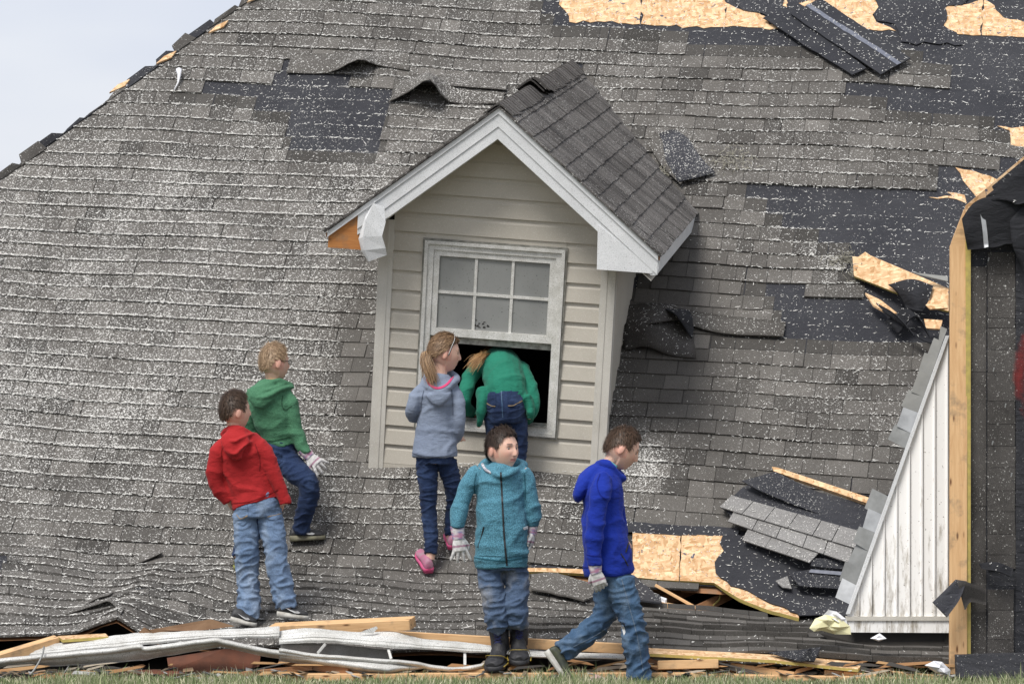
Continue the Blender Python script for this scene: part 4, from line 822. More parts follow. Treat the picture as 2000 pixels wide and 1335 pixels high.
fpoly('cardboard_sheet', [(268, 1237, 21.02), (281, 1224, 21.02), (292, 1229, 21.0), (412, 1208, 21.05), (458, 1222, 21.05), (380, 1232, 21.0), (300, 1238, 21.0)], .006, M['cardboard'], None, label='bent brown cardboard sheet lying on the roof edge behind the long gutter', cat='cardboard')
fpoly('brown_board', [(326, 1284, 20.98), (440, 1266, 20.98), (510, 1272, 20.98), (506, 1300, 20.96), (440, 1316, 20.94), (330, 1310, 20.94)], .02, M['redbrown'], None, label='red brown board standing in the gap under the long gutter', cat='board')
dbox('brown_board', [(250, 1309, 20.88), (300, 1306, 20.9), (362, 1311, 20.88), (350, 1316, 20.82), (256, 1314, 20.82)], .012, M['redbrown'], 'flat red brown scrap of board in the grass below the gutter', 'board')
mb = MB(); mb.tube([tuple(x) for x in cr([P(*q) for q in ((86, 1262, 20.9), (82, 1280, 20.84), (66, 1308, 20.78), (52, 1320, 20.74), (34, 1328, 20.70))], 5)], .005, 7)
tag(mb.build('cable', M['cable'], smooth_=True), 'grey cable hanging from the eave into the grass at far left', 'cable')
mb = MB(); mb.tube([tuple(x) for x in cr([P(*q) for q in ((118, 1326, 20.72), (126, 1312, 20.76), (134, 1300, 20.82))], 4)], .003, 5)
tag(mb.build('wire', M['cable'], smooth_=True), 'thin pale wire sticking up from the grass right of the cable', 'wire')
# papers
def crumple(name, outline, d, mat, label, amp=.012, seed=1):
    r = random.Random(seed); q = [P(x, y, d+r.uniform(-amp, amp)) for x, y in outline]; cx = sum(x for x, y in outline)/len(outline); cy = sum(y for x, y in outline)/len(outline)
    n = len(q); mid = [P((x+cx)/2+r.uniform(-2, 2), (y+cy)/2+r.uniform(-2, 2), d-r.uniform(0, amp*3)) for x, y in outline]; c = P(cx, cy, d-amp*1.5)
    v = q+mid+[c]; f = [[i, (i+1) % n, n+(i+1) % n, n+i] for i in range(n)]+[[n+i, n+(i+1) % n, 2*n] for i in range(n)]
    o = mesh_obj(name, v, f, mat); m = o.modifiers.new('s', 'SOLIDIFY'); m.thickness = .002; return tag(o, label, 'paper', 'loose papers in the wreckage')
crumple('paper', [(1581, 1226), (1592, 1208), (1612, 1200), (1640, 1206), (1660, 1222), (1662, 1238), (1630, 1237), (1605, 1230), (1590, 1232)], 21.0, M['yellowpaper'], 'crumpled pale yellow paper beside the foot of the white wall', .02)
crumple('paper', [(1604, 1204), (1618, 1190), (1634, 1194), (1652, 1208), (1658, 1226), (1640, 1218), (1622, 1206)], 21.03, M['paper'], 'crumpled white paper lying on top of the yellow paper', .02, 4)
crumple('paper', [(1700, 1246), (1718, 1236), (1731, 1246), (1716, 1251)], 20.95, M['paper'], 'small white paper scrap under the bottom trim of the white wall', .01, 2)
crumple('paper', [(1806, 1298), (1824, 1290), (1840, 1292), (1856, 1308), (1855, 1318), (1828, 1312)], 20.75, M['paper'], 'white sheet of paper lying at the foot of the upright stud', .012, 5)
crumple('paper', [(1140, 1330), (1164, 1316), (1200, 1330), (1206, 1338), (1160, 1340)], 20.62, M['pinkpaper'], 'pinkish printed paper in the grass between the feet of the blue hoodie boy', .01, 6)
crumple('paper', [(1284, 1162), (1302, 1168), (1302, 1192), (1294, 1190), (1292, 1174)], 21.9, M['paper'], 'bent white scrap at the edge of the hole in the roof', .01, 8)
# small plastic rag caught on the roof
mb = MB(); mb.tube([RS(351, 148, .05), RS(352, 156, .05), RS(349, 168, .03), RS(341, 180, .02)], [.022, .014, .006, .004], 6); tag(mb.build('plastic_rag', M['paper'], smooth_=True), 'small white plastic rag caught on the shingles near the broken hip', 'rag')
# scraps and splinters in the dark gap and at the grass edge
mb = MB(); r_ = random.Random(9)
for k in range(420):
    x = r_.uniform(-40, 2040); d = r_.uniform(20.72, 21.0); c = P(x, 1300, d); c.z = r_.uniform(.005, .05); a = r_.uniform(0, 3.14); l_ = r_.uniform(.01, .07); w_ = r_.uniform(.004, .02)
    t = r_.choice([(.16, .12, .08), (.30, .20, .12), (.10, .10, .10), (.35, .35, .34), (.05, .05, .05)])
    u1 = Vector((math.cos(a), math.sin(a)*.6, r_.uniform(-.3, .3)))*l_; v1 = Vector((-math.sin(a), math.cos(a), r_.uniform(-.2, .5)))*w_
    mb.add([c-u1-v1, c+u1-v1, c+u1+v1, c-u1*.8+v1], [(0, 1, 2, 3)], t)
for k in range(150):
    x = r_.uniform(-40, 2040); c = P(x, 1300, r_.uniform(20.76, 21.02)); c.z = r_.uniform(.01, .09); a = r_.uniform(-.5, .5); l_ = r_.uniform(.04, .16); w_ = r_.uniform(.004, .012); u1 = Vector((math.cos(a), math.sin(a), r_.uniform(-.25, .25)))*l_; e1 = u1.normalized()*l_*.25
    v1 = Vector((0, .3, 1)).normalized()*w_; t = r_.choice([(.50, .30, .14), (.34, .18, .08), (.06, .055, .05), (.42, .36, .28)]); mb.prism([c-u1-v1, c+u1-v1*.4, c+u1+e1, c+u1*.8+v1, c-u1*.7+v1], Vector((0, w_*1.2, 0)), t)
m, n, l, b = newmat('mixed_scraps'); at = N(n, 'ShaderNodeVertexColor', layer_name='Col'); l.new(at.outputs[0], b.inputs['Base Color']); b.inputs['Roughness'].default_value = .9; M['vcol'] = m
o = mb.build('debris_scraps', m); md = o.modifiers.new('s', 'SOLIDIFY'); md.thickness = .004; tag(o, 'small splinters and shingle scraps strewn along the front of the wreck', 'debris', kind='stuff')
scatter([x for x in list(col.objects) if x.type == 'MESH' and (x.name.split('.')[0] in ('osb_panel', 'folded_shingle', 'lifted_shingle', 'torn_felt', 'felt', 'bitumen_strip', 'chip_board', 'rolled_edge', 'torn_shingle') or (x.name.startswith('underlayment') and len(x.data.vertices) < 5000) or (x.parent == tp and x.name.startswith('shingle')))], 900, 4)
# ================================================================ grass
rg = np.random.default_rng(3); n = 42000; gx = rg.uniform(-3.6, 3.6, n); gy = rg.uniform(19.6, 20.93, n); kp = rg.random(n) < np.clip((20.95-gy)*4, .15, 1); gx, gy = gx[kp], gy[kp]; n = len(gx)
hh = rg.gamma(5, .0075, n)*(.75+.5*np.sin(gx*5)*np.sin(gx*2.3+1))+.008; aa = rg.uniform(0, 2*math.pi, n); wd = rg.uniform(.0013, .003, n); ln = rg.normal(0, .5, n)*hh; la = rg.uniform(0, 2*math.pi, n)
bx, by = np.cos(aa)*wd, np.sin(aa)*wd; lx, ly = np.cos(la)*ln, np.sin(la)*ln
vv = np.zeros((n, 5, 3)); vv[:, 0] = np.c_[gx-bx, gy-by, 0*gx]; vv[:, 1] = np.c_[gx+bx, gy+by, 0*gx]; vv[:, 2] = np.c_[gx+bx*.7+lx*.35, gy+by*.7+ly*.35, hh*.6]; vv[:, 3] = np.c_[gx-bx*.7+lx*.35, gy-by*.7+ly*.35, hh*.6]; vv[:, 4] = np.c_[gx+lx, gy+ly, hh]
me = bpy.data.meshes.new('grass'); me.vertices.add(5*n); me.vertices.foreach_set('co', vv.ravel()); me.loops.add(7*n)
idx = (np.arange(n)*5)[:, None]+np.array([0, 1, 2, 3, 3, 2, 4]); me.loops.foreach_set('vertex_index', idx.ravel().astype(np.int32)); me.polygons.add(2*n)
ls = (np.arange(n)*7)[:, None]+np.array([0, 4]); me.polygons.foreach_set('loop_start', ls.ravel().astype(np.int32)); me.update(); me.validate()
a = me.color_attributes.new('Col', 'FLOAT_COLOR', 'POINT'); g1 = np.array([.15, .20, .08]); g2 = np.array([.52, .50, .34]); g3 = np.array([.25, .29, .14]); k = rg.random(n)[:, None]; cc = np.where(k < .4, g1, np.where(k < .72, g3, g2))*rg.uniform(.7, 1.3, n)[:, None]
c4 = np.ones((n, 5, 4), np.float32); c4[:, :, :3] = cc[:, None]; a.data.foreach_set('color', c4.ravel()); me.materials.append(M['vcol'])
o = bpy.data.objects.new('grass', me); col.objects.link(o); tag(o, 'patchy green and straw coloured grass in front of the wreck', 'grass', kind='stuff')
# ================================================================ people
from mathutils.bvhtree import BVHTree
def cloth_mat(name, a, b_, heather=.0, rough=.9, sc=5, fade=None, fine=(420, .12)):
    m, n, l, b = newmat(name); p = pos(n, l); c = mixc(n, l, ramp(n, l, noiz(n, l, p, sc, 4), .35, .65), a, b_)
    if heather: c = mixc(n, l, ramp(n, l, noiz(n, l, p, 240, 2, .7), .45, .6), c, tuple(min(1, x*(1+heather)+.02) for x in a))
    if fade: c = mixc(n, l, ramp(n, l, noiz(n, l, pos(n, l, (1, 1, .55)), 9, 3, .5), .50, .70), c, fade)
    f = noiz(n, l, pos(n, l, (1, 1, .35)), fine[0], 2, .6); c = mixc(n, l, 1, c, ramp(n, l, f, .3, .7, (1-fine[1],)*3, (1+fine[1],)*3), 'MULTIPLY')
    l.new(c, b.inputs['Base Color']); b.inputs['Roughness'].default_value = rough; b.inputs['Specular IOR Level'].default_value = .2
    b.inputs['Sheen Weight'].default_value = .06; b.inputs['Sheen Roughness'].default_value = .5
    r1 = noiz(n, l, pos(n, l, (1, 1, 2.2), rot=(.2, .5, 0)), 13, 2, .5, .5); ab = N(n, 'ShaderNodeMath', operation='SUBTRACT'); l.new(r1, ab.inputs[0]); ab.inputs[1].default_value = .5
    a2 = N(n, 'ShaderNodeMath', operation='ABSOLUTE'); l.new(ab.outputs[0], a2.inputs[0]); a3 = N(n, 'ShaderNodeMath', operation='MULTIPLY_ADD'); l.new(a2.outputs[0], a3.inputs[0]); a3.inputs[1].default_value = -3.0; l.new(noiz(n, l, p, 42, 3, .6), a3.inputs[2])
    bump(n, l, b, a3.outputs[0], .28, .010); return m
M['red'] = cloth_mat('red_fleece', (.36, .020, .022), (.29, .014, .016)); M['greenhood'] = cloth_mat('green_fleece', (.055, .17, .09), (.045, .14, .075), .1)
M['bluegrey'] = cloth_mat('blue_grey_knit', (.215, .255, .335), (.185, .222, .30)); M['greencoat'] = cloth_mat('emerald_fleece', (.020, .19, .125), (.016, .155, .10))
M['teal'] = cloth_mat('heather_teal_fleece', (.052, .155, .210), (.042, .13, .175), .8); M['blue'] = cloth_mat('royal_blue_fleece', (.011, .033, .31), (.008, .025, .25))
M['jeans_light'] = cloth_mat('washed_denim', (.155, .225, .345), (.115, .175, .285), 0, fade=(.24, .31, .42), fine=(300, .22)); M['jeans_dark'] = cloth_mat('dark_denim', (.018, .034, .085), (.013, .024, .062), 0, fade=(.035, .06, .13), fine=(300, .2))
M['jeans_fade'] = cloth_mat('pale_denim_seam', (.15, .19, .25), (.10, .14, .19)); M['jeans_mid'] = cloth_mat('worn_denim', (.060, .115, .195), (.045, .085, .155), 0, fade=(.13, .19, .27), fine=(300, .22)); M['jeans_grey'] = cloth_mat('grey_worn_denim', (.085, .125, .20), (.06, .095, .165), 0, fade=(.20, .21, .23), fine=(300, .22))
m, n, l, b = newmat('skin'); at = N(n, 'ShaderNodeVertexColor', layer_name='Col'); l.new(at.outputs[0], b.inputs['Base Color']); b.inputs['Roughness'].default_value = .58; b.inputs['Subsurface Weight'].default_value = .12; b.inputs['Subsurface Radius'].default_value = (.01, .004, .002); b.inputs['Subsurface Scale'].default_value = .5; M['skin'] = m
m, n, l, b = newmat('hair'); at = N(n, 'ShaderNodeVertexColor', layer_name='Col'); l.new(at.outputs[0], b.inputs['Base Color']); b.inputs['Roughness'].default_value = .48; b.inputs['Specular IOR Level'].default_value = .35; M['hair'] = m
m, n, l, b = newmat('coloured_cloth'); at = N(n, 'ShaderNodeVertexColor', layer_name='Col'); c = mixc(n, l, 1, at.outputs[0], ramp(n, l, noiz(n, l, pos(n, l), 60, 3), .3, .7, (.75, .75, .75), (1.15, 1.15, 1.15)), 'MULTIPLY'); l.new(c, b.inputs['Base Color']); b.inputs['Roughness'].default_value = .8; M['glove'] = m
M['shoe_black'] = plain('black_shoe_mesh', (.022, .022, .024), (.04, .04, .042), .6, 40); M['sole_white'] = plain('scuffed_white_sole', (.55, .54, .50), (.33, .31, .27), .6, 25); M['shoe_white'] = plain('pale_mark', (.6, .6, .6), None, .5)
M['boot'] = plain('black_boot', (.009, .009, .012), (.03, .03, .033), .6, 40, .5); M['navy'] = plain('navy_lining', (.035, .045, .17), (.01, .01, .03), .8, 40); M['boot_yellow'] = plain('yellow_piping', (.38, .27, .03), (.10, .08, .03), .6, 20)
M['pink'] = plain('pink_shoe', (.62, .06, .18), (.5, .10, .22), .55, 20); M['pinkgrey'] = plain('grey_pink_mesh', (.32, .20, .24), (.42, .12, .22), .7, 25); M['pinkline'] = plain('pink_lining', (.60, .05, .16), None, .8)
M['stitch'] = plain('stitching', (.30, .22, .13), None, .8); M['eyewhite'] = plain('eye_white', (.65, .62, .60), None, .25); M['iris'] = plain('dark_iris', (.03, .02, .015), None, .15); M['black'] = plain('black_trim', (.012, .012, .014), None, .5); M['tagwhite'] = plain('white_label', (.7, .7, .7), None, .7)
M['patterned'] = plain('patterned_lining', (.6, .6, .62), (.15, .15, .22), .8, 90); M['lime'] = plain('lime_collar', (.55, .62, .08), None, .8); M['cyan'] = plain('cyan_shirt', (.12, .42, .50), None, .8)
def loft(mb, st, n=18, k=5, c=(1, 1, 1)):
    a = cr([[*s[0], s[1], s[2], s[3] if len(s) > 3 else 0] for s in st], k); m = len(a); vs_ = []
    for i in range(m):
        t = Vector(a[min(i+1, m-1)][:3]-a[max(i-1, 0)][:3]).normalized(); ang = a[i][5]; x = Vector((math.cos(ang), math.sin(ang), 0))
        if abs(t.dot(x)) > .93: x = Vector((0, 0, 1))
        x = (x-t*t.dot(x)).normalized(); y = t.cross(x)
        for q in range(n): th = 2*math.pi*q/n; vs_.append(Vector(a[i][:3])+x*a[i][3]*math.cos(th)+y*a[i][4]*math.sin(th))
    fs = [[i*n+q, i*n+(q+1) % n, (i+1)*n+(q+1) % n, (i+1)*n+q] for i in range(m-1) for q in range(n)]+[list(range(n-1, -1, -1)), [(m-1)*n+q for q in range(n)]]
    mb.add(vs_, fs, c)
def ball(mb, c, r, sub=3, rot=None, col_=(1, 1, 1)):
    bm = bmesh.new(); bmesh.ops.create_icosphere(bm, subdivisions=sub, radius=1); r = Vector(r) if hasattr(r, '__len__') else Vector((r, r, r))
    vs_ = []
    for v in bm.verts:
        q = Vector((v.co.x*r.x, v.co.y*r.y, v.co.z*r.z)); vs_.append(Vector(c)+(rot @ q if rot else q))
    fs = [[v.index for v in f.verts] for f in bm.faces]; bm.free(); mb.add(vs_, fs, col_)
def remesh(name, mb, voxel, it, mat, parent, fold=None, colf=None, shrink=0):
    me = bpy.data.meshes.new('tmp'); me.from_pydata([tuple(v) for v in mb.v], [], mb.f); me.update()
    o = bpy.data.objects.new('tmp', me); col.objects.link(o)
    md = o.modifiers.new('r', 'REMESH'); md.mode = 'VOXEL'; md.voxel_size = voxel; md.adaptivity = 0
    if it: sm = o.modifiers.new('s', 'SMOOTH'); sm.factor = .5; sm.iterations = it
    dg = bpy.context.evaluated_depsgraph_get(); nm = bpy.data.meshes.new_from_object(o.evaluated_get(dg)); bpy.data.objects.remove(o); bpy.data.meshes.remove(me)
    k = len(nm.vertices); co = np.zeros(k*3, np.float32); nm.vertices.foreach_get('co', co); co = co.reshape(-1, 3).astype(float)
    nn = np.zeros(k*3, np.float32); nm.vertices.foreach_get('normal', nn); nn = nn.reshape(-1, 3)
    if fold: co = co+nn*np.array([fold(Vector(p)) for p in co])[:, None]
    loc = np.array(parent.location); cc = co.mean(0); nm.vertices.foreach_set('co', (co-cc).astype(np.float32).ravel()); nm.name = name
    nm.polygons.foreach_set('use_smooth', [True]*len(nm.polygons)); nm.update()
    a = nm.color_attributes.new('Col', 'FLOAT_COLOR', 'POINT'); c4 = np.ones((k, 4), np.float32)
    if colf is not None: c4[:, :3] = colf(co)
    a.data.foreach_set('color', c4.ravel()); nm.materials.clear(); nm.materials.append(mat)
    ob = bpy.data.objects.new(name, nm); col.objects.link(ob); ob.parent = parent; ob.location = Vector(cc-loc)
    ob_bvh = BVHTree.FromPolygons([tuple(x) for x in co], [tuple(pg.vertices) for pg in nm.polygons]); return ob, ob_bvh
def folds(amp, sx=11, sz=24, seed=0, w=None, diag=.5):
    s = Vector((seed*3.7, seed*1.3, 0))
    def f(p):
        q = Vector((p.x*sx+p.z*diag*sx, p.y*sx, p.z*sz-p.x*diag*sx))+s
        a = noise.noise(q); b = noise.noise(q*2.1+Vector((5, 3, 1))); big = noise.noise(p*7+s)
        r = max(0, 1-abs(a)*3.4)*1.2+max(0, 1-abs(b)*4.5)*.22-.4+big*.9
        return 1.25*amp*r*(w(p) if w else 1)
    return f
def cast(bvh, px, py, offd=.002):
    d = Vector(ray(px, py)).normalized(); h = bvh.ray_cast(Vector(CC), d)
    return None if h[0] is None else h[0]+h[1]*offd*(1 if h[1].dot(d) < 0 else -1)
def decal(name, poly, bvh, mat, parent, offd=.0025, g=3.0, jag=0):
    B = []
    for i in range(len(poly)):
        a, b = np.array(poly[i], float), np.array(poly[(i+1) % len(poly)], float); k = max(1, int(np.linalg.norm(b-a)/g)); B += [a+(b-a)*q/k for q in range(k)]
    B = np.array(B); n_ = len(B); G = np.array(np.meshgrid(np.arange(B[:, 0].min(), B[:, 0].max(), g), np.arange(B[:, 1].min(), B[:, 1].max(), g))).reshape(2, -1).T+.4
    G = G[inpoly(G[:, 0], G[:, 1], [tuple(b) for b in B])]; G = np.array([q for q in G if np.min(np.linalg.norm(B-q, axis=1)) > g*.4]).reshape(-1, 2)
    pts = [Vector(b) for b in B]+[Vector(q) for q in G]; vo, eo, fo, *_ = delaunay_2d_cdt(pts, [(i, (i+1) % n_) for i in range(n_)], [], 1, 1e-6)
    hit = [cast(bvh, x, y, offd) for x, y in vo]; lo = [cast(bvh, x, y, -.001) for x, y in vo]; fs = [list(f)[::-1] for f in fo if all(hit[i] is not None for i in f)]
    if not fs: return None
    hs = [h or Vector(parent.location) for h in hit]
    # split off faces that jump across a silhouette
    fs = [f for f in fs if max((hs[f[i]]-hs[f[i-1]]).length for i in range(len(f))) < .04]
    if not fs: return None
    adj = {}
    for i, f in enumerate(fs):
        for q in f: adj.setdefault(q, []).append(i)
    seen, best = set(), []
    for i in range(len(fs)):
        if i in seen: continue
        st, cmp_ = [i], []; seen.add(i)
        while st:
            a_ = st.pop(); cmp_.append(a_)
            for q in fs[a_]:
                for b_ in adj[q]:
                    if b_ not in seen: seen.add(b_); st.append(b_)
        if len(cmp_) > len(best): best = cmp_
    fs = [fs[i] for i in best]; used = sorted({q for f in fs for q in f}); mp_ = {q: i for i, q in enumerate(used)}; fs = [[mp_[q] for q in f] for f in fs]; hs = [hs[q] for q in used]; lo = [lo[q] for q in used]
    ls_ = [h or Vector(parent.location) for h in lo]; K = len(hs); cnt = {(f[i-1], f[i]) for f in fs for i in range(len(f))}; rim = [[b, a, a+K, b+K] for a, b in cnt if (b, a) not in cnt]
    return mesh_obj(name, [tuple(x) for x in hs+ls_], fs+rim, mat, parent, smooth_=False)
def dline(name, pts, wpx, bvh, mat, parent, offd=.003):
    a = cr([list(p) for p in pts], 3); t = np.gradient(a, axis=0); nr_ = np.stack([-t[:, 1], t[:, 0]], 1); nr_ /= np.linalg.norm(nr_, axis=1, keepdims=True)
    return decal(name, [tuple(x) for x in (a+nr_*wpx/2)]+[tuple(x) for x in (a-nr_*wpx/2)[::-1]], bvh, mat, parent, offd, g=2.5)
_bm = bmesh.new(); bmesh.ops.create_icosphere(_bm, subdivisions=5, radius=1); HD = np.array([v.co[:] for v in _bm.verts]); HF = [[v.index for v in f.verts] for f in _bm.faces]; _bm.free()
def head_pts(D):
    x, y, z = D.T; X, Y, Z = .071*x, .090*y, .107*z; t = np.clip(-z, 0, 1)
    X = X*(1-.30*t**1.6); Y = np.where(y < 0, Y*(1-.42*smooth(.25, .95, t)), Y*(1-.02*t)); Y = np.where(Y > .070, .070+(Y-.070)*.70, Y); Z = np.where((y < 0) & (z < 0), Z*.86, Z)
    g = lambda a, s: np.exp(-(a/s)**2); f = smooth(.15, .5, y); ax = np.abs(X)
    Y = Y+f*(.019*g(X, .0072)*smooth(.016, -.020, Z)*smooth(-.038, -.028, Z)+.004*g(ax-.008, .005)*g(Z+.026, .007)+.005*g(X, .008)*g(Z-.010, .016)
             -.009*g(ax-.028, .013)*g(Z-.008, .010)+.005*g(ax-.024, .02)*g(Z-.027, .008)+.006*g(X, .019)*(g(Z+.045, .0045)+g(Z+.056, .005))-.003*g(X, .02)*g(Z+.0505, .003)+.007*g(X, .018)*g(Z+.084, .013)+.003*g(ax-.04, .02)*g(Z+.02, .02))
    return np.stack([X, Y, Z], 1)
def skin_cols(hm, s, brow, skin=(.70, .44, .335)):
    inv_ = hm.inverted()
    def f(co):
        A = np.array(inv_.to_3x3()); q = (co-np.array(hm.translation)) @ A.T/s; X, Y, Z = q.T; ax = np.abs(X)
        c = np.tile(np.array(skin), (len(co), 1)); g = lambda a, w: np.exp(-(a/w)**2); fr = (Y > .04)
        def mixin(w, colr):
            nonlocal c; w = (w*fr)[:, None]; c = c*(1-w)+np.array(colr)*w
        mixin(.38*g(ax-.040, .016)*g(Z+.020, .016), (.68, .28, .22)); mixin(.25*g(X, .010)*g(Z+.02, .01), (.62, .25, .2))
        mixin(.75*smooth(.024, .018, ax)*g(Z+.051, .0085), (.42, .13, .12)); mixin(.7*smooth(.020, .016, ax)*g(Z+.0505, .002), (.18, .05, .05))
        mixin(.95*smooth(.010, .016, ax)*smooth(.044, .038, ax)*g(Z-.0295+.012*(ax-.028)*8*.1, .0042), brow)
        mixin(.35*g(ax-.028, .014)*g(Z-.010, .011), (.34, .17, .13)); mixin(.8*g(ax-.0075, .003)*g(Z+.032, .0025), (.15, .05, .04))  # second mixin paints nostril shading into the skin colour
        ear = (np.abs(ax-.074) < .016) & (np.abs(Z) < .04) & (Y < .03) & (Y > -.05); c[ear] = c[ear]*.5+np.array((.62, .27, .21))*.5
        return c
    return f
def head_matrix(c, yaw, pitch=0, roll=0):
    f = Matrix.Rotation(R(yaw), 3, 'Z') @ Matrix.Rotation(R(-90), 3, 'Z')    # y forward -> +x at yaw 0
    m = f @ Matrix.Rotation(R(pitch), 3, 'X') @ Matrix.Rotation(R(roll), 3, 'Y'); m = m.to_4x4(); m.translation = c; return m
def hair_obj(hm, s, par, c1, c2, mode='short', crown=(0, -.35, .93), n_str=2200, front=.64, thick=.07, seed=1):
    rh = np.random.default_rng(seed); D = HD; az = np.degrees(np.arctan2(np.abs(D[:, 0]), D[:, 1]))
    zl = np.interp(az, [0, 30, 50, 65, 76, 86, 112, 125, 150, 180], [front, front-.02, front-.10, .30, .0, .24, .20, -.15, -.42, -.48]) if mode == 'short' else np.interp(az, [0, 35, 55, 75, 92, 108, 125, 180], [front, front, front-.05, .35, .12, -.02, -.2, -.30])
    zl = zl+rh.normal(0, .012, len(zl)); m = smooth(-.02, .07, D[:, 2]-zl); B_ = head_pts(D)
    nz = np.array([noise.noise(Vector(d*7)) for d in D])*.018+np.array([noise.noise(Vector(d*19)) for d in D])*.014
    H_ = B_*(1+(m*(.025+(thick if mode == 'pull' else thick*smooth(.0, .75, D[:, 2])))-.05*(1-m)+nz*m)[:, None]*1.0); H_[:, 2] += .006*m*smooth(.3, .9, D[:, 2]); keep = [f for f in HF if min(m[i] for i in f) > .01]
    A = np.array(hm.to_3x3()); T = np.array(hm.translation); W = lambda q: q*s @ A.T+T
    mb = MB(); vs_ = W(H_); mb.add(vs_, keep, c1); cw = Vector(crown).normalized(); cwn = np.array(cw)
    cand = np.where(m > .45)[0]; cols = []
    for i in rh.choice(cand, n_str):
        d = D[i]+rh.normal(0, .02, 3); p = H_[i]*.995; nn_ = d/np.linalg.norm(d); t = nn_-cwn; t = t-nn_*t.dot(nn_)
        if mode == 'pull': t = np.array([0, -.75, -.55])*1.0-0*nn_; t = t-nn_*t.dot(nn_)
        t = t/(np.linalg.norm(t)+1e-6)+rh.normal(0, .28, 3); t = t-nn_*t.dot(nn_)*.85; t /= np.linalg.norm(t); L = rh.uniform(.014, .034)*(1.3 if mode == 'pull' else 1)*(.45 if m[i] < .995 or (az[i] < 60 and D[i][2] < zl[i]+.14) else 1); sd2 = np.cross(t, nn_)*rh.uniform(.0009, .0018)
        k = rh.random(); cc = tuple(np.array(c1)*(1-k*1.25+.15)+np.array(c2)*k)
        out = nn_*(rh.uniform(.001, .006) if rh.random() < .9 else rh.uniform(.006, .013)); a0, a1, a2 = p, p+t*L*.5+out*1.2, p+t*L+out*.8-nn_*L*L*3.5
        q = W(np.array([a0-sd2, a0+sd2, a1+sd2, a1-sd2, a2])); mb.add(q, [(0, 1, 2, 3), (3, 2, 4)], cc)
    return mb.build('hair', M['hair'], par, smooth_=True)
def strands(mb, path, n_, spread, c1, c2, seed=1, wd=.0016, flare=1.0):
    rh = random.Random(seed); path = cr([list(p) for p in path], 6)
    for k in range(n_):
        o0 = Vector((rh.gauss(0, 1), rh.gauss(0, 1), rh.gauss(0, 1)))*spread; ph = rh.uniform(0, 6); e = rh.uniform(.65, 1.0); m = max(4, int(len(path)*e)); f = rh.random(); cc = tuple(np.array(c1)*(1-f)+np.array(c2)*f); vs_ = []
        for i in range(m):
            t = i/(m-1); w_ = math.sin(min(1, t*1.6+.12)*math.pi/2)*(1+flare*t); q = Vector(path[i])+o0*w_+Vector((math.sin(ph+t*5), math.cos(ph+t*4), 0))*.004*t; ww = wd*(1-t*.7); vs_ += [q-Vector((ww, 0, 0)), q+Vector((ww, 0, 0))]
        mb.add(vs_, [[2*i, 2*i+1, 2*i+3, 2*i+2] for i in range(m-1)], cc)
def hand(mb, wrist, dirv, palmn, s=1.0, curl=.5, side=1, glove=False, c=(1, 1, 1), spread=.0):
    y = Vector(dirv).normalized(); z = Vector(palmn); z = (z-y*y.dot(z)).normalized(); x = y.cross(z)*side; w0 = Vector(wrist); g = 1.25 if glove else 1.0
    Pt = lambda a, b, d: w0+(x*a+y*b+z*d)*s
    st = [(-.01, .024, .018), (.02, .030, .016), (.05, .036, .015), (.078, .036, .013)]; vs_ = []; nn_ = 14
    for b, rx, rz in st:
        for k in range(nn_): th = 2*math.pi*k/nn_; vs_.append(Pt(rx*g**.5*math.cos(th), b, rz*g*math.sin(th)))
    mb.add(vs_, [[i*nn_+k, i*nn_+(k+1) % nn_, (i+1)*nn_+(k+1) % nn_, (i+1)*nn_+k] for i in range(3) for k in range(nn_)]+[list(range(nn_))[::-1], [3*nn_+k for k in range(nn_)]], c)
    for i, (fx, L) in enumerate(((.028, .058), (.010, .066), (-.009, .062), (-.027, .048))):
        cu = curl*(.8+.15*i); p = [Pt(fx, .062, 0), Pt(fx*(1+spread), .078, -.001)]; a = 0; q = (fx*(1+spread), .078, -.001); fxs = fx*(.25+spread*2.2)
        for sg in (.42, .32, .26): a += cu*.75; q = (q[0]+fxs*sg, q[1]+L*sg*math.cos(a), q[2]-L*sg*math.sin(a)); p.append(Pt(*q))
        mb.tube(p, [.0085*s*g, .0085*s*g, .0078*s*g, .0072*s*g, .0055*s*g], 8, c)
    mb.tube([Pt(.020, .012, -.004), Pt(.040, .035, -.010), Pt(.052, .055, -.016), Pt(.052, .075, -.022)], [.012*s*g, .0105*s*g, .009*s*g, .0065*s*g], 8, c)
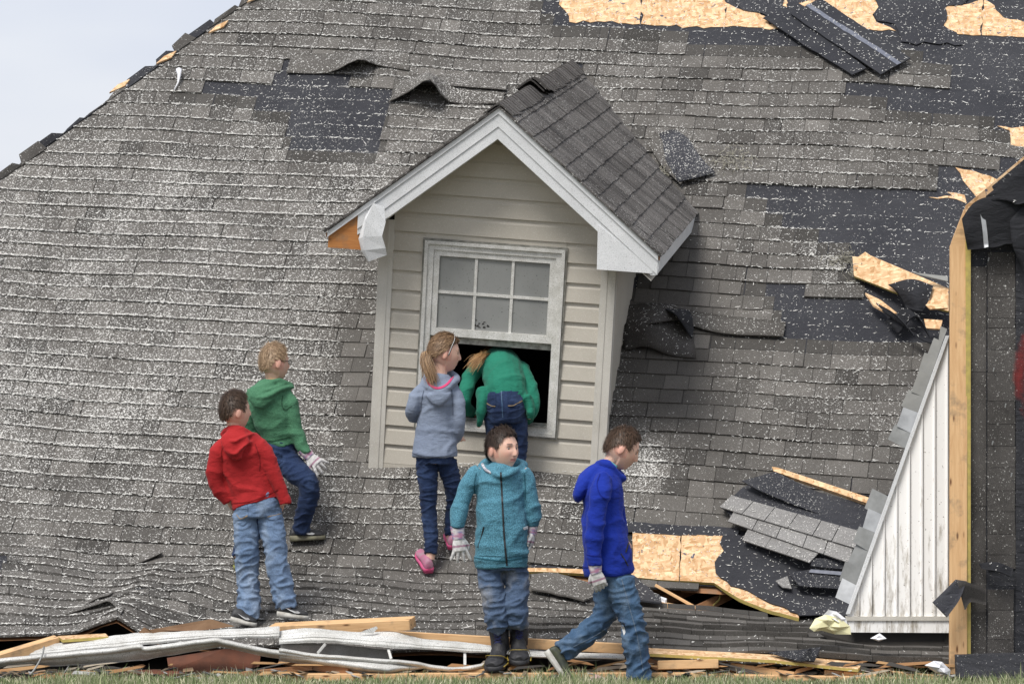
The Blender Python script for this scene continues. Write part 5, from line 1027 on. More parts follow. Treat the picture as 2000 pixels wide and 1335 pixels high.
def glove(wrist, dirv, palmn, par, s=1.0, curl=.5, side=1, cuff_from=None, spread=.0):
    mb = MB(); hand(mb, wrist, dirv, palmn, s*1.02, curl, side, True, spread=spread); w0 = Vector(wrist); d = Vector(dirv).normalized()
    def cf(co):
        q = (co-np.array(w0)) @ np.array(d); c = np.tile(np.array((.56, .55, .54)), (len(co), 1)); nz = np.array([noise.noise(Vector(p)*70) for p in co]); c *= (1+.28*nz)[:, None]
        band = (q > .045) & (q < .056); c[band] = (.34, .20, .26); st_ = (q > .085) & (np.sin(q*700) > .6); c[st_] *= .65; return c
    g, bv = remesh('glove', mb, .0032, 2, M['glove'], par, colf=cf)
    cu = MB(); a = Vector(cuff_from) if cuff_from is not None else w0-d*.065; x = d.cross(Vector(palmn)).normalized(); z = x.cross(d); n_ = 16; rows = 8; L = (w0+d*.012-a); pal = [(.42, .20, .30), (.55, .52, .53), (.22, .22, .38), (.50, .42, .46)]
    for i in range(rows+1):
        t = i/rows; r_ = .040*s-(.008*s)*t
        for k in range(n_): th = 2*math.pi*k/n_; cu.v.append(tuple(a+L*t+x*r_*1.05*math.cos(th)+z*r_*.8*math.sin(th))); cu.c.append(pal[(i*2+k//2) % 4] if i % 3 else pal[i % 2])
    cu.f += [[i*n_+k, i*n_+(k+1) % n_, (i+1)*n_+(k+1) % n_, (i+1)*n_+k] for i in range(rows) for k in range(n_)]
    o = mesh_obj('cuff', cu.v, cu.f, M['glove'], None, loc=tuple(g.matrix_basis.translation+Vector(par.location)), smooth_=True, colr=np.array(cu.c)); o.parent = g; o.location = (0, 0, 0); return g
def shoe(heel, toe, par, mat, sole, s=1.0, up=(0, 0, 1), mark=None, hi=0, name='shoe', markmat=None, solecol=None, lift=0):
    h, t = Vector(heel), Vector(toe); y = (t-h); L = y.length; y.normalize(); z = Vector(up); z = (z-y*y.dot(z)).normalized(); x = y.cross(z)
    Q = lambda a, b, c: h+x*a*s+y*b*L+z*c*s; n_ = 16; mb = MB()
    st = [(.0, .022, .034), (.06, .030, .066+hi*.5), (.2, .032, .074+hi), (.38, .033, .070+hi*.6), (.52, .036, .056), (.72, .041, .044), (.88, .036, .036), (.98, .020, .028)]; vs_ = []
    a_ = cr([list(q) for q in st], 3)
    for b, rx, hh_ in a_:
        for k in range(n_): th = 2*math.pi*k/n_; c_, s_ = math.cos(th), math.sin(th); vs_.append(Q(rx*c_*(1-.25*max(0, s_)), b, .010+hh_*.5*(1+s_)))
    m = len(a_); mb.add(vs_, [[i*n_+k, i*n_+(k+1) % n_, (i+1)*n_+(k+1) % n_, (i+1)*n_+k] for i in range(m-1) for k in range(n_)]+[list(range(n_))[::-1], [(m-1)*n_+k for k in range(n_)]])
    o, bv = remesh(name, mb, .004, 2, mat, par)
    so = MB(); out_ = [(-.0, .024), (.05, .032), (.25, .035), (.45, .036), (.65, .043), (.82, .042), (.95, .030), (1.02, .012)]
    ring = [(w_, b) for b, w_ in out_]+[(-w_, b) for b, w_ in out_[::-1]]; k = len(ring)
    for zz, sc in ((-.004, .95), (.006, 1.04), (.020, 1.0)): so.v += [tuple(Q(a*sc, b, zz+(.010 if b < .2 and zz > 0 else 0))) for a, b in ring]
    so.f += [list(range(k)), [2*k+i for i in range(k)][::-1]]+[[r*k+i, (r+1)*k+i, (r+1)*k+(i+1) % k, r*k+(i+1) % k] for r in (0, 1) for i in range(k)]; so.c = [(1, 1, 1)]*len(so.v)
    w0 = Vector(o.location)+Vector(par.location); so_o = mesh_obj('sole', so.v, so.f, sole, None, loc=tuple(w0), smooth_=True, colr=np.array(so.c)); so_o.parent = o; so_o.location = (0, 0, 0)
    if mark:
        for sx in (-1, 1):
            sw = [(.30, .030), (.36, .024), (.48, .026), (.62, .036), (.80, .052), (.60, .040), (.46, .036), (.38, .038)]
            mk = MB(); vs_ = [Q(sx*(.044-.006*abs(b-.5)+.001 if c_ < .04 else .040), 1.02-b*1.0, c_+.004) for b, c_ in sw]; mk.add(vs_, [list(range(8))]); w1 = mesh_obj('side_mark', mk.v, mk.f, mark, None, loc=tuple(w0)); w1.parent = o; w1.location = (0, 0, 0); w1.modifiers.new('s', 'SOLIDIFY').thickness = .002
    return o, (Q, bv)
class Kid:
    def __init__(s, d, feet, label, head, hair=None, group='children at the collapsed roof'):
        s.d = d; s.e = empty('person', tuple(P(*feet, d)), label, 'person', group); s.b = MB(); s.head = head
    def J(s, px, py, dd=0): return P(px, py, s.d+dd)
    def chain(s, pts): return [(s.J(p[0], p[1], p[2]), p[3], p[4] if len(p) > 4 else p[3], p[5] if len(p) > 5 else 0) for p in pts]
    def garment(s, name, parts, mat, voxel=.007, it=3, amp=.004, sx=11, sz=24, seed=0, w=None, extra=None, body=.72, addbody=True):
        mb = MB()
        for p in parts:
            ch = s.chain(p); loft(mb, ch)
            if addbody: loft(s.b, [(c, r1*body, r2*body, a) for c, r1, r2, a in ch], n=12, k=3)
        if extra: extra(mb)
        return remesh(name, mb, voxel, it, mat, s.e, folds(amp, sx, sz, seed, w))
    def finish(s, brow, neck, ears=(-1, 1), skin=(.70, .44, .335), face=True):
        px, py, dd, yaw, pitch, roll, sc = s.head; c = s.J(px, py, dd); hm = s.hm = head_matrix(c, yaw, pitch, roll); s.sc = sc; A = np.array(hm.to_3x3())
        s.b.add(head_pts(HD)*sc @ A.T+np.array(c), HF)
        for sx_ in ears: ball(s.b, hm @ Vector((sx_*.073*sc, -.010*sc, -.006*sc)), (.007*sc, .016*sc, .027*sc), 3, hm.to_3x3() @ Matrix.Rotation(R(sx_*-14), 3, 'Z') @ Matrix.Rotation(R(-12), 3, 'X'))
        loft(s.b, [(hm @ Vector((0, -.020*sc, -.050*sc)), .040, .042), (s.J(*neck[0]), .040, .040), (s.J(*neck[1]), .052, .050)], n=14)
        o, bv = remesh('body', s.b, .0031, 1, M['skin'], s.e, colf=skin_cols(hm, sc, brow, skin)); s.bv = bv
        if face:
            for sx_ in (-1, 1):
                e = MB(); ball(e, hm @ Vector((sx_*.028*sc, .0645*sc, .008*sc)), .0098*sc, 3); eo = mesh_obj('eye', e.v, e.f, M['eyewhite'], None, loc=tuple(Vector(o.location)+s.e.location), smooth_=True); eo.parent = o; eo.location = (0, 0, 0)
                e = MB(); ball(e, hm @ Vector((sx_*.028*sc+.0012*sc, .0692*sc, .0075*sc)), .0062*sc, 3); eo = mesh_obj('iris', e.v, e.f, M['iris'], None, loc=tuple(Vector(o.location)+s.e.location), smooth_=True); eo.parent = o; eo.location = (0, 0, 0)
        return o
def hoodfn(s, ring, rr, drape=None):
    """ring: closed px loop around the neck (px,py,dd); drape: list of ball centres and radii hanging at the back"""
    def f(mb):
        pts = cr([list(s.J(*p)) for p in ring+[ring[0]]], 4); mb.tube([tuple(p) for p in pts], rr, 10)
        for c, r in (drape or []): ball(mb, s.J(*c), r, 3)
    return f
# ---------------------------------------------------------------- boy in the red hoodie
k = Kid(21.50, (520, 1215), 'boy in a red hoodie and light blue jeans, hands in pockets, seen from behind', (459, 803, 0, 28, 4, 4, .98))
def ex_(mb):
    hoodfn(k, [(436, 848, .05), (455, 836, -.03), (484, 844, -.02), (505, 856, .04), (486, 846, .10), (455, 842, .10)], .019)(mb)
    mb.tube([tuple(x) for x in cr([k.J(438, 852, .0), k.J(441, 872, -.09), k.J(458, 886, -.125), k.J(478, 870, -.115), k.J(502, 856, .0)], 5)], .011, 8); mb.tube([tuple(x) for x in cr([k.J(440, 848, -.03), k.J(455, 862, -.115), k.J(478, 852, -.09), k.J(496, 846, -.02)], 5)], .010, 8)
    loft(mb, k.chain([(466, 842, -.02, .055, .04), (460, 858, -.075, .085, .028), (460, 874, -.095, .070, .024), (463, 890, -.10, .035, .018), (464, 896, -.09, .015, .01)]))
hood, bv = k.garment('hoodie', [[(462, 838, .02, .052, .05), (464, 850, .02, .085, .07), (468, 862, .02, .122, .09), (474, 885, .02, .138, .10), (482, 925, .03, .138, .10), (494, 958, .03, .128, .10), (501, 984, .02, .133, .105)],
    [(447, 862, .01, .045), (429, 882, .0, .050), (419, 915, -.01, .046), (423, 947, .0, .043), (446, 976, .03, .036)], [(488, 862, .01, .045), (512, 880, .0, .052), (530, 915, -.02, .046), (547, 952, -.03, .040), (557, 985, -.04, .034)]], M['red'], amp=.0058, sx=5, sz=9, seed=1, extra=ex_)
pants, bv2 = k.garment('jeans', [[(500, 962, .03, .12, .095), (502, 985, .03, .132, .105), (503, 1008, .03, .130, .10)], [(478, 1000, .03, .072), (482, 1050, .03, .072), (484, 1110, .04, .062), (486, 1165, .04, .064), (487, 1208, .03, .064)], [(524, 998, .03, .076), (535, 1050, .01, .070), (543, 1110, 0, .062), (553, 1155, .0, .062), (562, 1188, .0, .060)]], M['jeans_light'], amp=.0040, sx=11, sz=22, seed=2, w=lambda p: 1.0+1.0*smooth(.75, .45, p.z-k.e.location.z+.2)*1)
mb = MB(); mb.tube([k.J(480, 930, .03), k.J(480, 931, .03)], .01, 4)
decal('pocket', [(462, 992), (483, 986), (486, 1016), (475, 1026), (464, 1020)], bv2, M['jeans_light'], k.e, .004); decal('pocket', [(515, 990), (540, 984), (550, 1006), (538, 1016), (522, 1012)], bv2, M['jeans_light'], k.e, .004)
for q in ([(463, 1004), (470, 1012), (484, 1006)], [(522, 1008), (535, 1006), (548, 1002)]): dline('stitching', q, 1.4, bv2, M['stitch'], k.e, .0055)
M['red_seam'] = cloth_mat('red_seam', (.22, .010, .012), (.18, .008, .01)); M['green_seam'] = cloth_mat('green_seam', (.03, .095, .05), (.025, .08, .04)); M['blue_seam'] = cloth_mat('blue_seam', (.005, .015, .20), (.004, .012, .16)); M['grey_seam'] = cloth_mat('grey_seam', (.12, .145, .20), (.10, .12, .17))
dline('seam', [(498, 866), (504, 884), (508, 902), (506, 918)], 1.6, bv, M['red_seam'], k.e); dline('seam', [(436, 866), (432, 884), (434, 900)], 1.6, bv, M['red_seam'], k.e)
dline('seam', [(502, 1000), (504, 1030), (508, 1060)], 1.6, bv2, M['jeans_dark'], k.e); dline('hem_seam', [(452, 982), (480, 980), (505, 973), (543, 956)], 1.6, bv, M['red_seam'], k.e)
hand(k.b, k.J(446, 976, .06), (.9, .2, -.5), (0, -1, 0), .7, .6); hand(k.b, k.J(552, 980, .01), (-.9, .4, -.6), (0, -1, 0), .7, .6, -1)
k.finish((.09, .05, .03), [(462, 836, .01), (464, 852, .02)]); hair_obj(k.hm, k.sc, k.e, (.035, .021, .014), (.10, .062, .04), n_str=2600, seed=2)
shoe(k.J(449, 1212, -.04), k.J(500, 1222, -.03), k.e, M['shoe_black'], M['sole_white'], .95, mark=M['shoe_white']); shoe(k.J(540, 1202, -.02), k.J(602, 1208, .0), k.e, M['shoe_black'], M['sole_white'], .95, mark=M['shoe_white'])
# ---------------------------------------------------------------- boy in the green hoodie
k = Kid(22.50, (560, 1060), 'blond boy in a green hoodie, glasses and work gloves stepping up the shingles', (536, 709, 0, 30, 0, 0, 1.0))
def ex_(mb):
    hoodfn(k, [(494, 762, .02), (515, 748, -.05), (545, 745, -.05), (568, 752, .02), (550, 748, .08), (515, 752, .09)], .02)(mb)
    mb.tube([tuple(x) for x in cr([k.J(486, 762, .0), k.J(492, 774, -.10), k.J(515, 776, -.135), k.J(545, 762, -.10), k.J(572, 754, .0)], 5)], .011, 8); mb.tube([tuple(x) for x in cr([k.J(490, 758, -.02), k.J(505, 765, -.11), k.J(535, 757, -.10), k.J(562, 746, -.02)], 5)], .010, 8)
    loft(mb, k.chain([(522, 748, -.03, .06, .04), (512, 765, -.09, .078, .030), (508, 782, -.11, .066, .028), (506, 796, -.11, .030, .018)]))
hood, bv = k.garment('hoodie', [[(530, 742, .0, .05, .05), (528, 756, .0, .10, .08), (528, 775, .0, .130, .10), (535, 810, .0, .128, .10), (545, 840, .02, .118, .095), (551, 868, .03, .112, .095)],
    [(548, 765, .0, .05), (563, 785, -.02, .052), (572, 815, -.03, .047), (580, 850, -.04, .042), (600, 886, -.06, .036)], [(505, 765, .03, .05), (490, 790, .05, .05), (488, 830, .08, .045), (500, 860, .10, .04)]], M['greenhood'], amp=.0058, sx=5, sz=9, seed=3, extra=ex_)
pants, bv2 = k.garment('jeans', [[(545, 858, .03, .105, .092), (545, 880, .03, .112, .10), (540, 905, .04, .105, .095)], [(558, 895, .02, .082), (578, 922, -.04, .074), (600, 940, -.09, .066), (603, 975, -.07, .058), (592, 1010, -.03, .055), (588, 1040, .0, .052)], [(525, 900, .05, .078), (505, 970, -.02, .066), (488, 1030, -.12, .06), (470, 1090, -.22, .055)]], M['jeans_dark'], amp=.005, sx=11, sz=22, seed=4)
dline('seam', [(552, 772), (550, 788), (556, 800), (570, 792)], 1.6, bv, M['green_seam'], k.e); dline('hem_seam', [(512, 858), (535, 860), (566, 852)], 1.8, bv, M['green_seam'], k.e); decal('pocket', [(529, 886), (548, 884), (552, 902), (538, 908), (531, 904)], bv2, M['jeans_dark'], k.e, .004)
glove(k.J(604, 890, -.06), k.J(636, 918, -.09)-k.J(604, 890, -.06), (.3, -1, .3), k.e, .92, .35, 1, k.J(592, 876, -.055), spread=.3)
hand(k.b, k.J(500, 862, .10), (0, -.1, -1), (0, -1, 0), .85, .5)
k.finish((.30, .20, .10), [(532, 742, .0), (530, 760, .0)]); hair_obj(k.hm, k.sc, k.e, (.28, .185, .11), (.44, .315, .20), n_str=2600, seed=3)
g = MB(); H_ = lambda *q: k.hm @ Vector(q)
g.tube([H_(.073, -.01, .012), H_(.068, .05, .012), H_(.055, .084, .010)], .0022, 6)
for cx_ in (-.028, .028): g.tube([H_(cx_+.020*math.cos(a), .090-abs(cx_)*.1, .006+.014*math.sin(a)) for a in np.linspace(0, 2*math.pi, 15)], .0018, 5)
g.build('glasses', M['black'], k.e); c_ = MB(); c_.tube([tuple(x) for x in cr([k.J(515, 746, -.035), k.J(535, 742, -.045), k.J(556, 746, -.01)], 4)], .006, 6); c_.build('shirt_collar', M['lime'], k.e, smooth_=True)
shoe(k.J(566, 1055, .0), k.J(634, 1051, .02), k.e, M['shoe_black'], plain('olive_sole', (.22, .21, .14), (.12, .11, .08), .8, 30), 1.0, mark=M['shoe_white']); shoe(k.J(462, 1112, -.30), k.J(500, 1096, -.14), k.e, plain('olive_shoe', (.12, .12, .06), (.06, .06, .04), .7, 30), plain('yellow_olive_sole', (.36, .38, .08), (.16, .15, .08), .8, 30), .9)
# ---------------------------------------------------------------- girl in blue-grey
k = Kid(22.22, (840, 1110), 'girl with a ponytail in a blue grey hooded top, standing by the window', (868, 691, 0, 12, -4, 0, 1.0))
def ex_(mb):
    hoodfn(k, [(826, 745, .02), (838, 756, -.07), (860, 764, -.09), (884, 748, -.06), (892, 736, .02), (870, 728, .08), (844, 730, .08)], .021)(mb)
    loft(mb, k.chain([(858, 752, -.02, .05, .04), (857, 770, -.08, .07, .026), (857, 784, -.095, .05, .022), (858, 792, -.09, .02, .012)]))
hood, bv = k.garment('hooded_top', [[(860, 730, .0, .05, .05), (858, 746, .0, .092, .075), (856, 772, .0, .118, .09), (854, 805, .01, .105, .09), (852, 840, .02, .115, .095), (850, 872, .02, .130, .105), (850, 892, .02, .134, .110)],
    [(832, 755, .0, .042), (815, 772, -.01, .042), (807, 795, -.02, .041), (804, 808, .03, .038), (815, 815, .10, .035)], [(880, 755, .0, .043), (893, 780, -.02, .042), (897, 820, -.03, .040), (895, 842, .0, .037), (888, 856, .05, .034)]], M['bluegrey'], amp=.0045, sx=5, sz=9, seed=5, extra=ex_)
pants, bv2 = k.garment('jeans', [[(850, 878, .02, .110, .09), (850, 905, .02, .112, .09)], [(833, 900, .02, .064), (836, 950, .02, .055), (838, 1000, .03, .046), (842, 1045, .02, .042), (841, 1080, .01, .038)], [(872, 900, .03, .062), (884, 945, .05, .052), (886, 985, .10, .044), (882, 1020, .12, .040), (880, 1044, .13, .037)]], M['jeans_dark'], amp=.0045, sx=12, sz=30, seed=6, voxel=.006)
dline('seam', [(828, 762), (824, 780), (822, 800)], 1.4, bv, M['grey_seam'], k.e); dline('seam', [(882, 760), (884, 785), (885, 810)], 1.4, bv, M['grey_seam'], k.e); dline('hem_seam', [(806, 884), (830, 890), (870, 890), (890, 882)], 1.4, bv, M['grey_seam'], k.e)
dline('hood_lining', [(834, 732), (836, 747), (848, 757), (862, 757), (876, 748), (885, 735)], 3.6, bv, M['pinkline'], k.e, .004)
hand(k.b, k.J(815, 815, .10), (.6, .6, .2), (0, 0, 1), .85, .6); hand(k.b, k.J(888, 856, .05), (.2, .8, .1), (0, 0, 1), .85, .5)
loft(k.b, [(k.J(841, 1075, .01), .028, .028), (k.J(840, 1092, .01), .026, .028)], n=10); loft(k.b, [(k.J(880, 1040, .13), .027, .027), (k.J(881, 1058, .13), .025, .027)], n=10)
k.finish((.14, .08, .05), [(860, 736, .0), (858, 752, .0)]); hair_obj(k.hm, k.sc, k.e, (.13, .075, .042), (.36, .23, .13), 'pull', n_str=2600, front=.56, thick=.10, seed=4)
h = MB(); path = [k.J(842, 688, -.02), k.J(832, 694, -.05), k.J(834, 712, -.07), k.J(842, 732, -.08), k.J(848, 754, -.085)]
strands(h, path, 520, .0095, (.12, .07, .038), (.40, .25, .13), 5, .0016, 1.0); strands(h, [k.J(880, 668, -.03), k.J(893, 690, -.04), k.J(906, 702, -.03)], 6, .004, (.2, .12, .07), (.4, .25, .14), 6, .0006); strands(h, [k.J(868, 664, -.04), k.J(858, 658, -.05), k.J(846, 676, -.06)], 30, .008, (.2, .12, .07), (.4, .25, .14), 7, .001)
h.tube([tuple(x) for x in cr([k.J(844, 686, -.01), k.J(833, 693, -.045), k.J(834, 710, -.065), k.J(840, 726, -.07)], 4)], [.010]*4+[.017]*5+[.015]*3+[.008], 8, c=(.14, .08, .045)); h.build('ponytail', M['hair'], k.e, smooth_=True)
hb = MB(); A_ = [k.hm @ Vector(q) for q in ((-.080, .012, -.01), (-.076, .030, .045), (-.055, .045, .085), (0, .050, .113), (.055, .045, .085), (.078, .028, .045), (.080, .010, -.01))]
hb.tube([tuple(x) for x in cr([list(a) for a in A_], 5)], .0032, 6); hb.build('headband', M['black'], k.e, smooth_=True)
hb = MB(); hb.tube([tuple(Vector(x)+Vector((-.0015, -.004, .0035))) for x in cr([list(a) for a in A_], 5)], .0016, 6); hb.build('headband_stripe', M['tagwhite'], k.e, smooth_=True)
shoe(k.J(838, 1118, -.02), k.J(820, 1080, .17), k.e, M['pinkgrey'], M['pink'], .95, up=(0, -.35, 1)); shoe(k.J(884, 1072, .10), k.J(878, 1042, .26), k.e, M['pinkgrey'], M['pink'], .92, up=(0, -.35, 1))
# ---------------------------------------------------------------- girl in the green coat, bent into the window
k = Kid(22.60, (992, 1000), 'girl in an emerald fleece jacket bending headfirst through the open window', (958, 712, .42, 100, -55, 0, .98))
coat, bv = k.garment('fleece_jacket', [[(988, 800, .0, .118, .10), (988, 770, .02, .128, .12), (983, 735, .12, .120, .115), (978, 712, .26, .125, .11), (972, 706, .40, .085, .09)],
    [(938, 712, .26, .052), (920, 735, .20, .050), (908, 765, .14, .048), (905, 790, .14, .044), (922, 806, .24, .038)], [(1014, 718, .24, .055), (1031, 746, .12, .048), (1040, 776, .06, .044), (1038, 803, .05, .040), (1028, 818, .20, .038)],
    [(946, 765, .02, .045, .06), (941, 795, -.04, .035, .06), (937, 820, -.05, .020, .04), (935, 834, -.04, .008, .02)], [(1030, 775, .0, .03, .06), (1036, 800, -.02, .028, .05), (1034, 818, -.02, .015, .03)]], M['greencoat'], amp=.0055, sx=5, sz=8, seed=7,
    extra=lambda mb: loft(mb, k.chain([(950, 700, .40, .05, .04), (965, 694, .36, .06, .035), (990, 694, .36, .05, .03), (1008, 702, .36, .03, .02)])), body=.75)
pants, bv2 = k.garment('jeans', [[(986, 758, .06, .10, .09), (987, 778, .0, .116, .105), (987, 800, -.01, .122, .112), (988, 820, .0, .115, .10)], [(965, 812, .0, .064), (968, 850, .0, .056), (972, 895, .01, .048), (974, 940, .01, .044), (974, 980, .01, .04)], [(1008, 812, .0, .064), (1012, 850, .0, .056), (1012, 895, .01, .048), (1010, 940, .01, .044), (1008, 980, .01, .04)]], M['jeans_dark'], amp=.0035, sx=12, sz=24, seed=8, voxel=.006)
decal('pocket', [(943, 766), (968, 765), (969, 790), (955, 798), (944, 790)], bv2, M['jeans_dark'], k.e, .004); decal('pocket', [(992, 764), (1020, 765), (1020, 788), (1008, 796), (994, 792)], bv2, M['jeans_dark'], k.e, .004)
for q in ([(943, 778), (950, 786), (960, 792), (968, 793)], [(1019, 782), (1012, 786), (1003, 791), (992, 792)]): dline('stitching', q, 1.6, bv2, M['stitch'], k.e, .006)
dline('seam', [(979, 756), (980, 780), (982, 815)], 1.8, bv2, M['jeans_mid'], k.e); dline('waist_stitching', [(946, 762), (980, 757), (1018, 762)], 1.6, bv2, M['jeans_mid'], k.e)
hand(k.b, k.J(922, 806, .24), (.5, .5, -.3), (0, 0, 1), .85, .4); hand(k.b, k.J(1028, 818, .20), (-.3, .7, -.2), (0, 0, 1), .85, .4, -1)
k.finish((.2, .12, .06), [(965, 706, .36), (970, 705, .30)], face=False); hair_obj(k.hm, k.sc, k.e, (.22, .12, .05), (.5, .30, .14), 'pull', n_str=1600, seed=6)
h = MB(); strands(h, [k.J(958, 690, .22), k.J(938, 698, .14), k.J(926, 710, .12), k.J(918, 724, .12)], 240, .009, (.24, .12, .045), (.58, .34, .15), 8, .0014); strands(h, [k.J(962, 688, .20), k.J(944, 690, .12), k.J(950, 698, .10)], 40, .006, (.3, .16, .06), (.6, .36, .16), 9, .001); h.build('loose_hair', M['hair'], k.e, smooth_=True)
for px, dx in ((974, -2), (1008, 2)): shoe(k.J(px, 996, -.03), k.J(px+dx, 968, .12), k.e, M['pinkgrey'], M['sole_white'], .9)
# ---------------------------------------------------------------- boy in the teal hoodie
k = Kid(20.88, (985, 1305), 'dark haired boy in a teal zip hoodie and black boots walking towards the camera', (981, 879, 0, -42, 2, 0, 1.06))
def ex_(mb):
    hoodfn(k, [(940, 906, .05), (955, 918, -.05), (982, 930, -.10), (1005, 918, -.06), (1020, 906, .05), (985, 898, .10)], .018)(mb)
    ball(mb, k.J(955, 908, .09), (.05, .04, .035)); ball(mb, k.J(1010, 908, .09), (.055, .04, .03))
hood, bv = k.garment('zip_hoodie', [[(980, 904, .02, .055, .055), (979, 916, .01, .095, .08), (978, 932, .0, .130, .092), (976, 970, .0, .130, .10), (978, 1020, -.01, .136, .108), (979, 1065, -.01, .144, .110), (980, 1092, -.01, .149, .112), (980, 1098, -.01, .143, .106), (980, 1108, -.01, .142, .106)],
    [(940, 918, .0, .045), (921, 938, -.01, .046), (904, 975, -.02, .046), (895, 1010, -.04, .046), (893, 1032, -.05, .038)], [(1018, 918, .0, .045), (1031, 942, .01, .045), (1037, 975, .01, .044), (1042, 1005, .02, .044), (1040, 1026, .03, .036)]], M['teal'], amp=.0058, sx=5, sz=9, seed=9, extra=ex_)
dline('zipper', [(978, 922), (980, 960), (982, 1000), (985, 1050), (990, 1104)], 3.2, bv, M['black'], k.e, .004)
dline('hem_seam', [(926, 1088), (955, 1092), (985, 1094), (1036, 1086)], 2.0, bv, cloth_mat('teal_seam', (.022, .10, .14), (.02, .09, .12)), k.e)
M['teal_seam2'] = cloth_mat('teal_seam2', (.025, .10, .14), (.02, .09, .12)); dline('seam', [(930, 925), (926, 945), (928, 970)], 1.8, bv, M['teal_seam2'], k.e); dline('seam', [(1024, 925), (1026, 950), (1026, 975)], 1.8, bv, M['teal_seam2'], k.e); dline('cuff_seam', [(880, 1026), (892, 1030), (906, 1028)], 1.8, bv, M['teal_seam2'], k.e)
dline('pocket_edge', [(945, 1028), (940, 1050), (934, 1068)], 2.2, bv, M['black'], k.e, .003); dline('pocket_edge', [(1028, 1036), (1034, 1052), (1036, 1066)], 2.2, bv, M['black'], k.e, .003)
decal('pocket', [(950, 1024), (981, 1022), (986, 1086), (935, 1084), (936, 1064), (942, 1046)], bv, M['teal'], k.e, .004); decal('pocket', [(988, 1022), (1024, 1024), (1034, 1056), (1032, 1080), (992, 1086)], bv, M['teal'], k.e, .004)
decal('sewn_label', [(1020, 1030), (1029, 1027), (1031, 1031), (1022, 1034)], bv, M['tagwhite'], k.e, .006)
ln_ = MB(); ln_.tube([tuple(x) for x in cr([k.J(942, 906, -.01), k.J(948, 916, -.06), k.J(960, 924, -.075)], 4)], .008, 8); ln_.build('hood_lining', M['patterned'], k.e, smooth_=True)
pants, bv2 = k.garment('jeans', [[(981, 1090, .0, .115, .09), (981, 1112, .0, .125, .095)], [(956, 1105, .0, .068), (960, 1145, -.02, .064), (966, 1185, -.03, .062), (970, 1212, -.02, .060), (974, 1224, .0, .055)], [(1006, 1105, .01, .068), (1010, 1145, .0, .064), (1007, 1180, -.02, .064), (1010, 1205, -.01, .062), (1013, 1222, .01, .055)]], M['jeans_grey'], amp=.0065, sx=10, sz=24, seed=10, w=lambda p: 1+.8*float(smooth(.42, .25, p.z)))
glove(k.J(895, 1048, -.06), k.J(901, 1098, -.07)-k.J(895, 1048, -.06), (.25, -1, 0), k.e, .98, .18, -1, k.J(893, 1026, -.05), spread=.25)
glove(k.J(1040, 1040, .03), k.J(1034, 1085, .02)-k.J(1040, 1040, .03), (1, 0, 0), k.e, .9, .6, 1, k.J(1041, 1022, .03))
k.finish((.04, .022, .015), [(981, 906, .02), (980, 920, .02)]); hair_obj(k.hm, k.sc, k.e, (.022, .014, .010), (.07, .045, .032), n_str=3200, front=.62, seed=7)
def boot(hx, hy, tx, ty, dh, dt, top):
    o, (Q, b_) = shoe(k.J(hx, hy, dh), k.J(tx, ty, dt), k.e, M['boot'], M['boot'], 1.32, hi=.03, name='boot'); c = Vector(o.location)+k.e.location
    def sub(nm, mb_, mt): q = mesh_obj(nm, mb_.v, mb_.f, mt, None, loc=tuple(c), smooth_=True, colr=np.array(mb_.c)); q.parent = o; q.location = (0, 0, 0)
    sh = MB(); a = Q(0, .22, .05); tp_ = k.J(*top, (dh+dt)/2+.05); sh.tube([a, a+(tp_-a)*.5, tp_], [.050, .050, .056], 16); sub('boot_shaft', sh, M['boot'])
    lc = MB(); f = (Q(0, 1, 0)-Q(0, 0, 0)).normalized(); x = f.cross(Vector((0, 0, 1))).normalized(); f = (f*1.0+Vector((0, -.5, 0))).normalized(); f.z = 0; f.normalize()
    for i in range(6):
        p = a+(tp_-a)*(.12+i*.145)+f*.050; w_ = x*.020; z_ = Vector((0, 0, .008)); lc.tube([p-w_-z_, p+f*.006, p+w_+z_], .0036, 5); lc.tube([p+w_-z_, p+f*.006, p-w_+z_], .0036, 5)
    sub('laces', lc, M['navy']); yl = MB(); yl.tube([tuple(x_) for x_ in cr([list(Q(.045, .50, .024)), list(Q(.036, .72, .052)), list(Q(0, .80, .058)), list(Q(-.036, .72, .052)), list(Q(-.045, .50, .024))], 5)], .0022, 6)
    yl.tube([Q(.044, .30, .016), Q(.049, .6, .014), Q(.046, .85, .014)], .004, 5); yl.tube([Q(-.044, .30, .016), Q(-.049, .6, .014), Q(-.046, .85, .014)], .004, 5); sub('boot_piping', yl, M['boot_yellow'])
boot(985, 1285, 960, 1311, .09, -.13, (974, 1228)); boot(1012, 1276, 1015, 1299, .12, -.09, (1014, 1226))
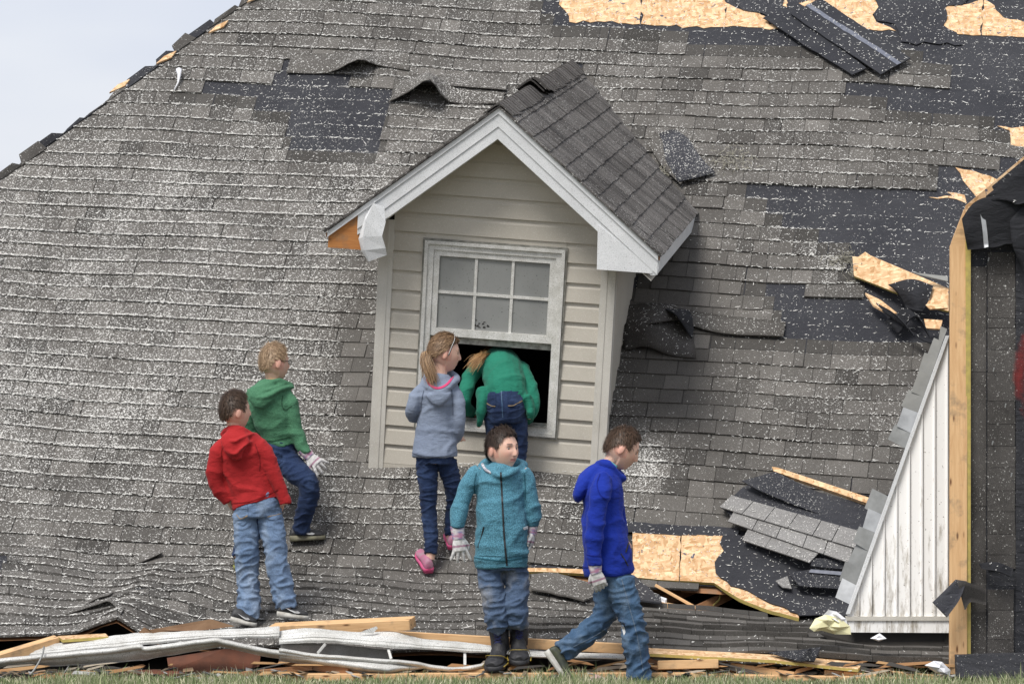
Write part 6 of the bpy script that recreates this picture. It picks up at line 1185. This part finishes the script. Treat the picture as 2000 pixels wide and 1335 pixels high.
# ---------------------------------------------------------------- boy in the royal blue hoodie
k = Kid(20.70, (1235, 1338), 'boy in a royal blue hoodie walking to the right with his head bowed', (1214, 877, 0, 6, -24, 0, 1.05))
def ex_(mb):
    hoodfn(k, [(1168, 906, -.02), (1182, 904, -.07), (1205, 922, -.05), (1218, 935, .0), (1206, 922, .07), (1182, 906, .07)], .017)(mb)
    loft(mb, k.chain([(1176, 912, 0, .03, .07), (1156, 925, 0, .045, .085), (1138, 950, 0, .042, .085), (1128, 970, 0, .028, .07), (1126, 980, 0, .01, .03)]))
hood, bv = k.garment('hoodie', [[(1186, 904, .0, .045, .055), (1184, 918, .0, .070, .095), (1180, 940, .0, .095, .135), (1178, 980, .0, .105, .135), (1180, 1030, .0, .118, .135), (1186, 1080, .0, .130, .138), (1188, 1112, .0, .140, .138), (1189, 1122, .0, .132, .13)],
    [(1180, 930, -.11, .045), (1174, 955, -.15, .055), (1166, 1000, -.17, .052), (1160, 1045, -.17, .048), (1160, 1085, -.17, .041), (1162, 1104, -.17, .038)], [(1185, 930, .11, .045), (1195, 960, .15, .052), (1205, 1010, .15, .045), (1212, 1050, .12, .04)]], M['blue'], amp=.0060, sx=5, sz=8, seed=11, extra=ex_)
dline('pocket_edge', [(1226, 1038), (1228, 1055), (1222, 1078)], 2.2, bv, M['black'], k.e, .003); dline('pocket_edge', [(1212, 1080), (1220, 1092), (1226, 1104)], 1.8, bv, M['black'], k.e, .003); dline('seam', [(1172, 925), (1166, 945), (1172, 965), (1184, 975)], 1.6, bv, M['blue_seam'], k.e); dline('cuff_seam', [(1146, 1082), (1160, 1085), (1176, 1084)], 1.8, bv, M['blue_seam'], k.e, .003); dline('hem_seam', [(1136, 1106), (1145, 1107), (1150, 1107)], 1.8, bv, M['blue_seam'], k.e, .003)
c_ = MB(); c_.tube([tuple(x) for x in cr([k.J(1174, 904, -.02), k.J(1186, 900, -.06), k.J(1204, 912, -.05)], 4)], .009, 6); c_.build('shirt_collar', M['cyan'], k.e, smooth_=True)
pants, bv2 = k.garment('jeans', [[(1190, 1105, .0, .112, .12), (1190, 1130, .0, .118, .12)], [(1210, 1130, -.05, .082), (1222, 1175, -.06, .075), (1236, 1220, -.06, .068), (1242, 1270, -.05, .066), (1250, 1330, -.04, .064)], [(1186, 1130, .05, .080), (1186, 1175, .05, .072), (1178, 1205, .05, .066), (1150, 1232, .05, .060), (1122, 1254, .05, .056), (1098, 1272, .05, .055)]], M['jeans_mid'], amp=.0062, sx=10, sz=21, seed=12, w=lambda p: 1+.7*float(smooth(.45, .25, p.z)))
dline('seam', [(1214, 1130), (1228, 1180), (1244, 1240), (1256, 1310)], 1.3, bv2, M['jeans_fade'], k.e, .003); dline('seam', [(1190, 1222), (1160, 1242), (1120, 1262)], 1.3, bv2, M['jeans_fade'], k.e, .003)
decal('torn_knee', [(1213, 1218), (1220, 1224), (1222, 1234), (1219, 1240), (1216, 1230)], bv2, M['tagwhite'], k.e, .003); decal('torn_knee', [(1216, 1216), (1220, 1217), (1221, 1223)], bv2, M['skin'], k.e, .0035)
glove(k.J(1163, 1114, -.17), k.J(1176, 1152, -.165)-k.J(1163, 1114, -.17), (-.1, -1, .15), k.e, .95, .75, 1, k.J(1162, 1098, -.17))
hand(k.b, k.J(1212, 1050, .12), (.2, .1, -1), (0, 1, 0), .85, .5)
k.finish((.10, .06, .04), [(1190, 906, .0), (1184, 922, .0)]); hair_obj(k.hm, k.sc, k.e, (.045, .027, .017), (.12, .072, .045), n_str=2600, seed=8)
shoe(k.J(1064, 1272, .05), k.J(1110, 1334, .03), k.e, plain('black_olive_shoe', (.03, .035, .03), (.07, .08, .04), .6, 30), M['sole_white'], 1.05, up=(.8, -.1, .5)); shoe(k.J(1222, 1346, -.04), k.J(1288, 1350, -.04), k.e, M['shoe_black'], M['sole_white'], 1.0)
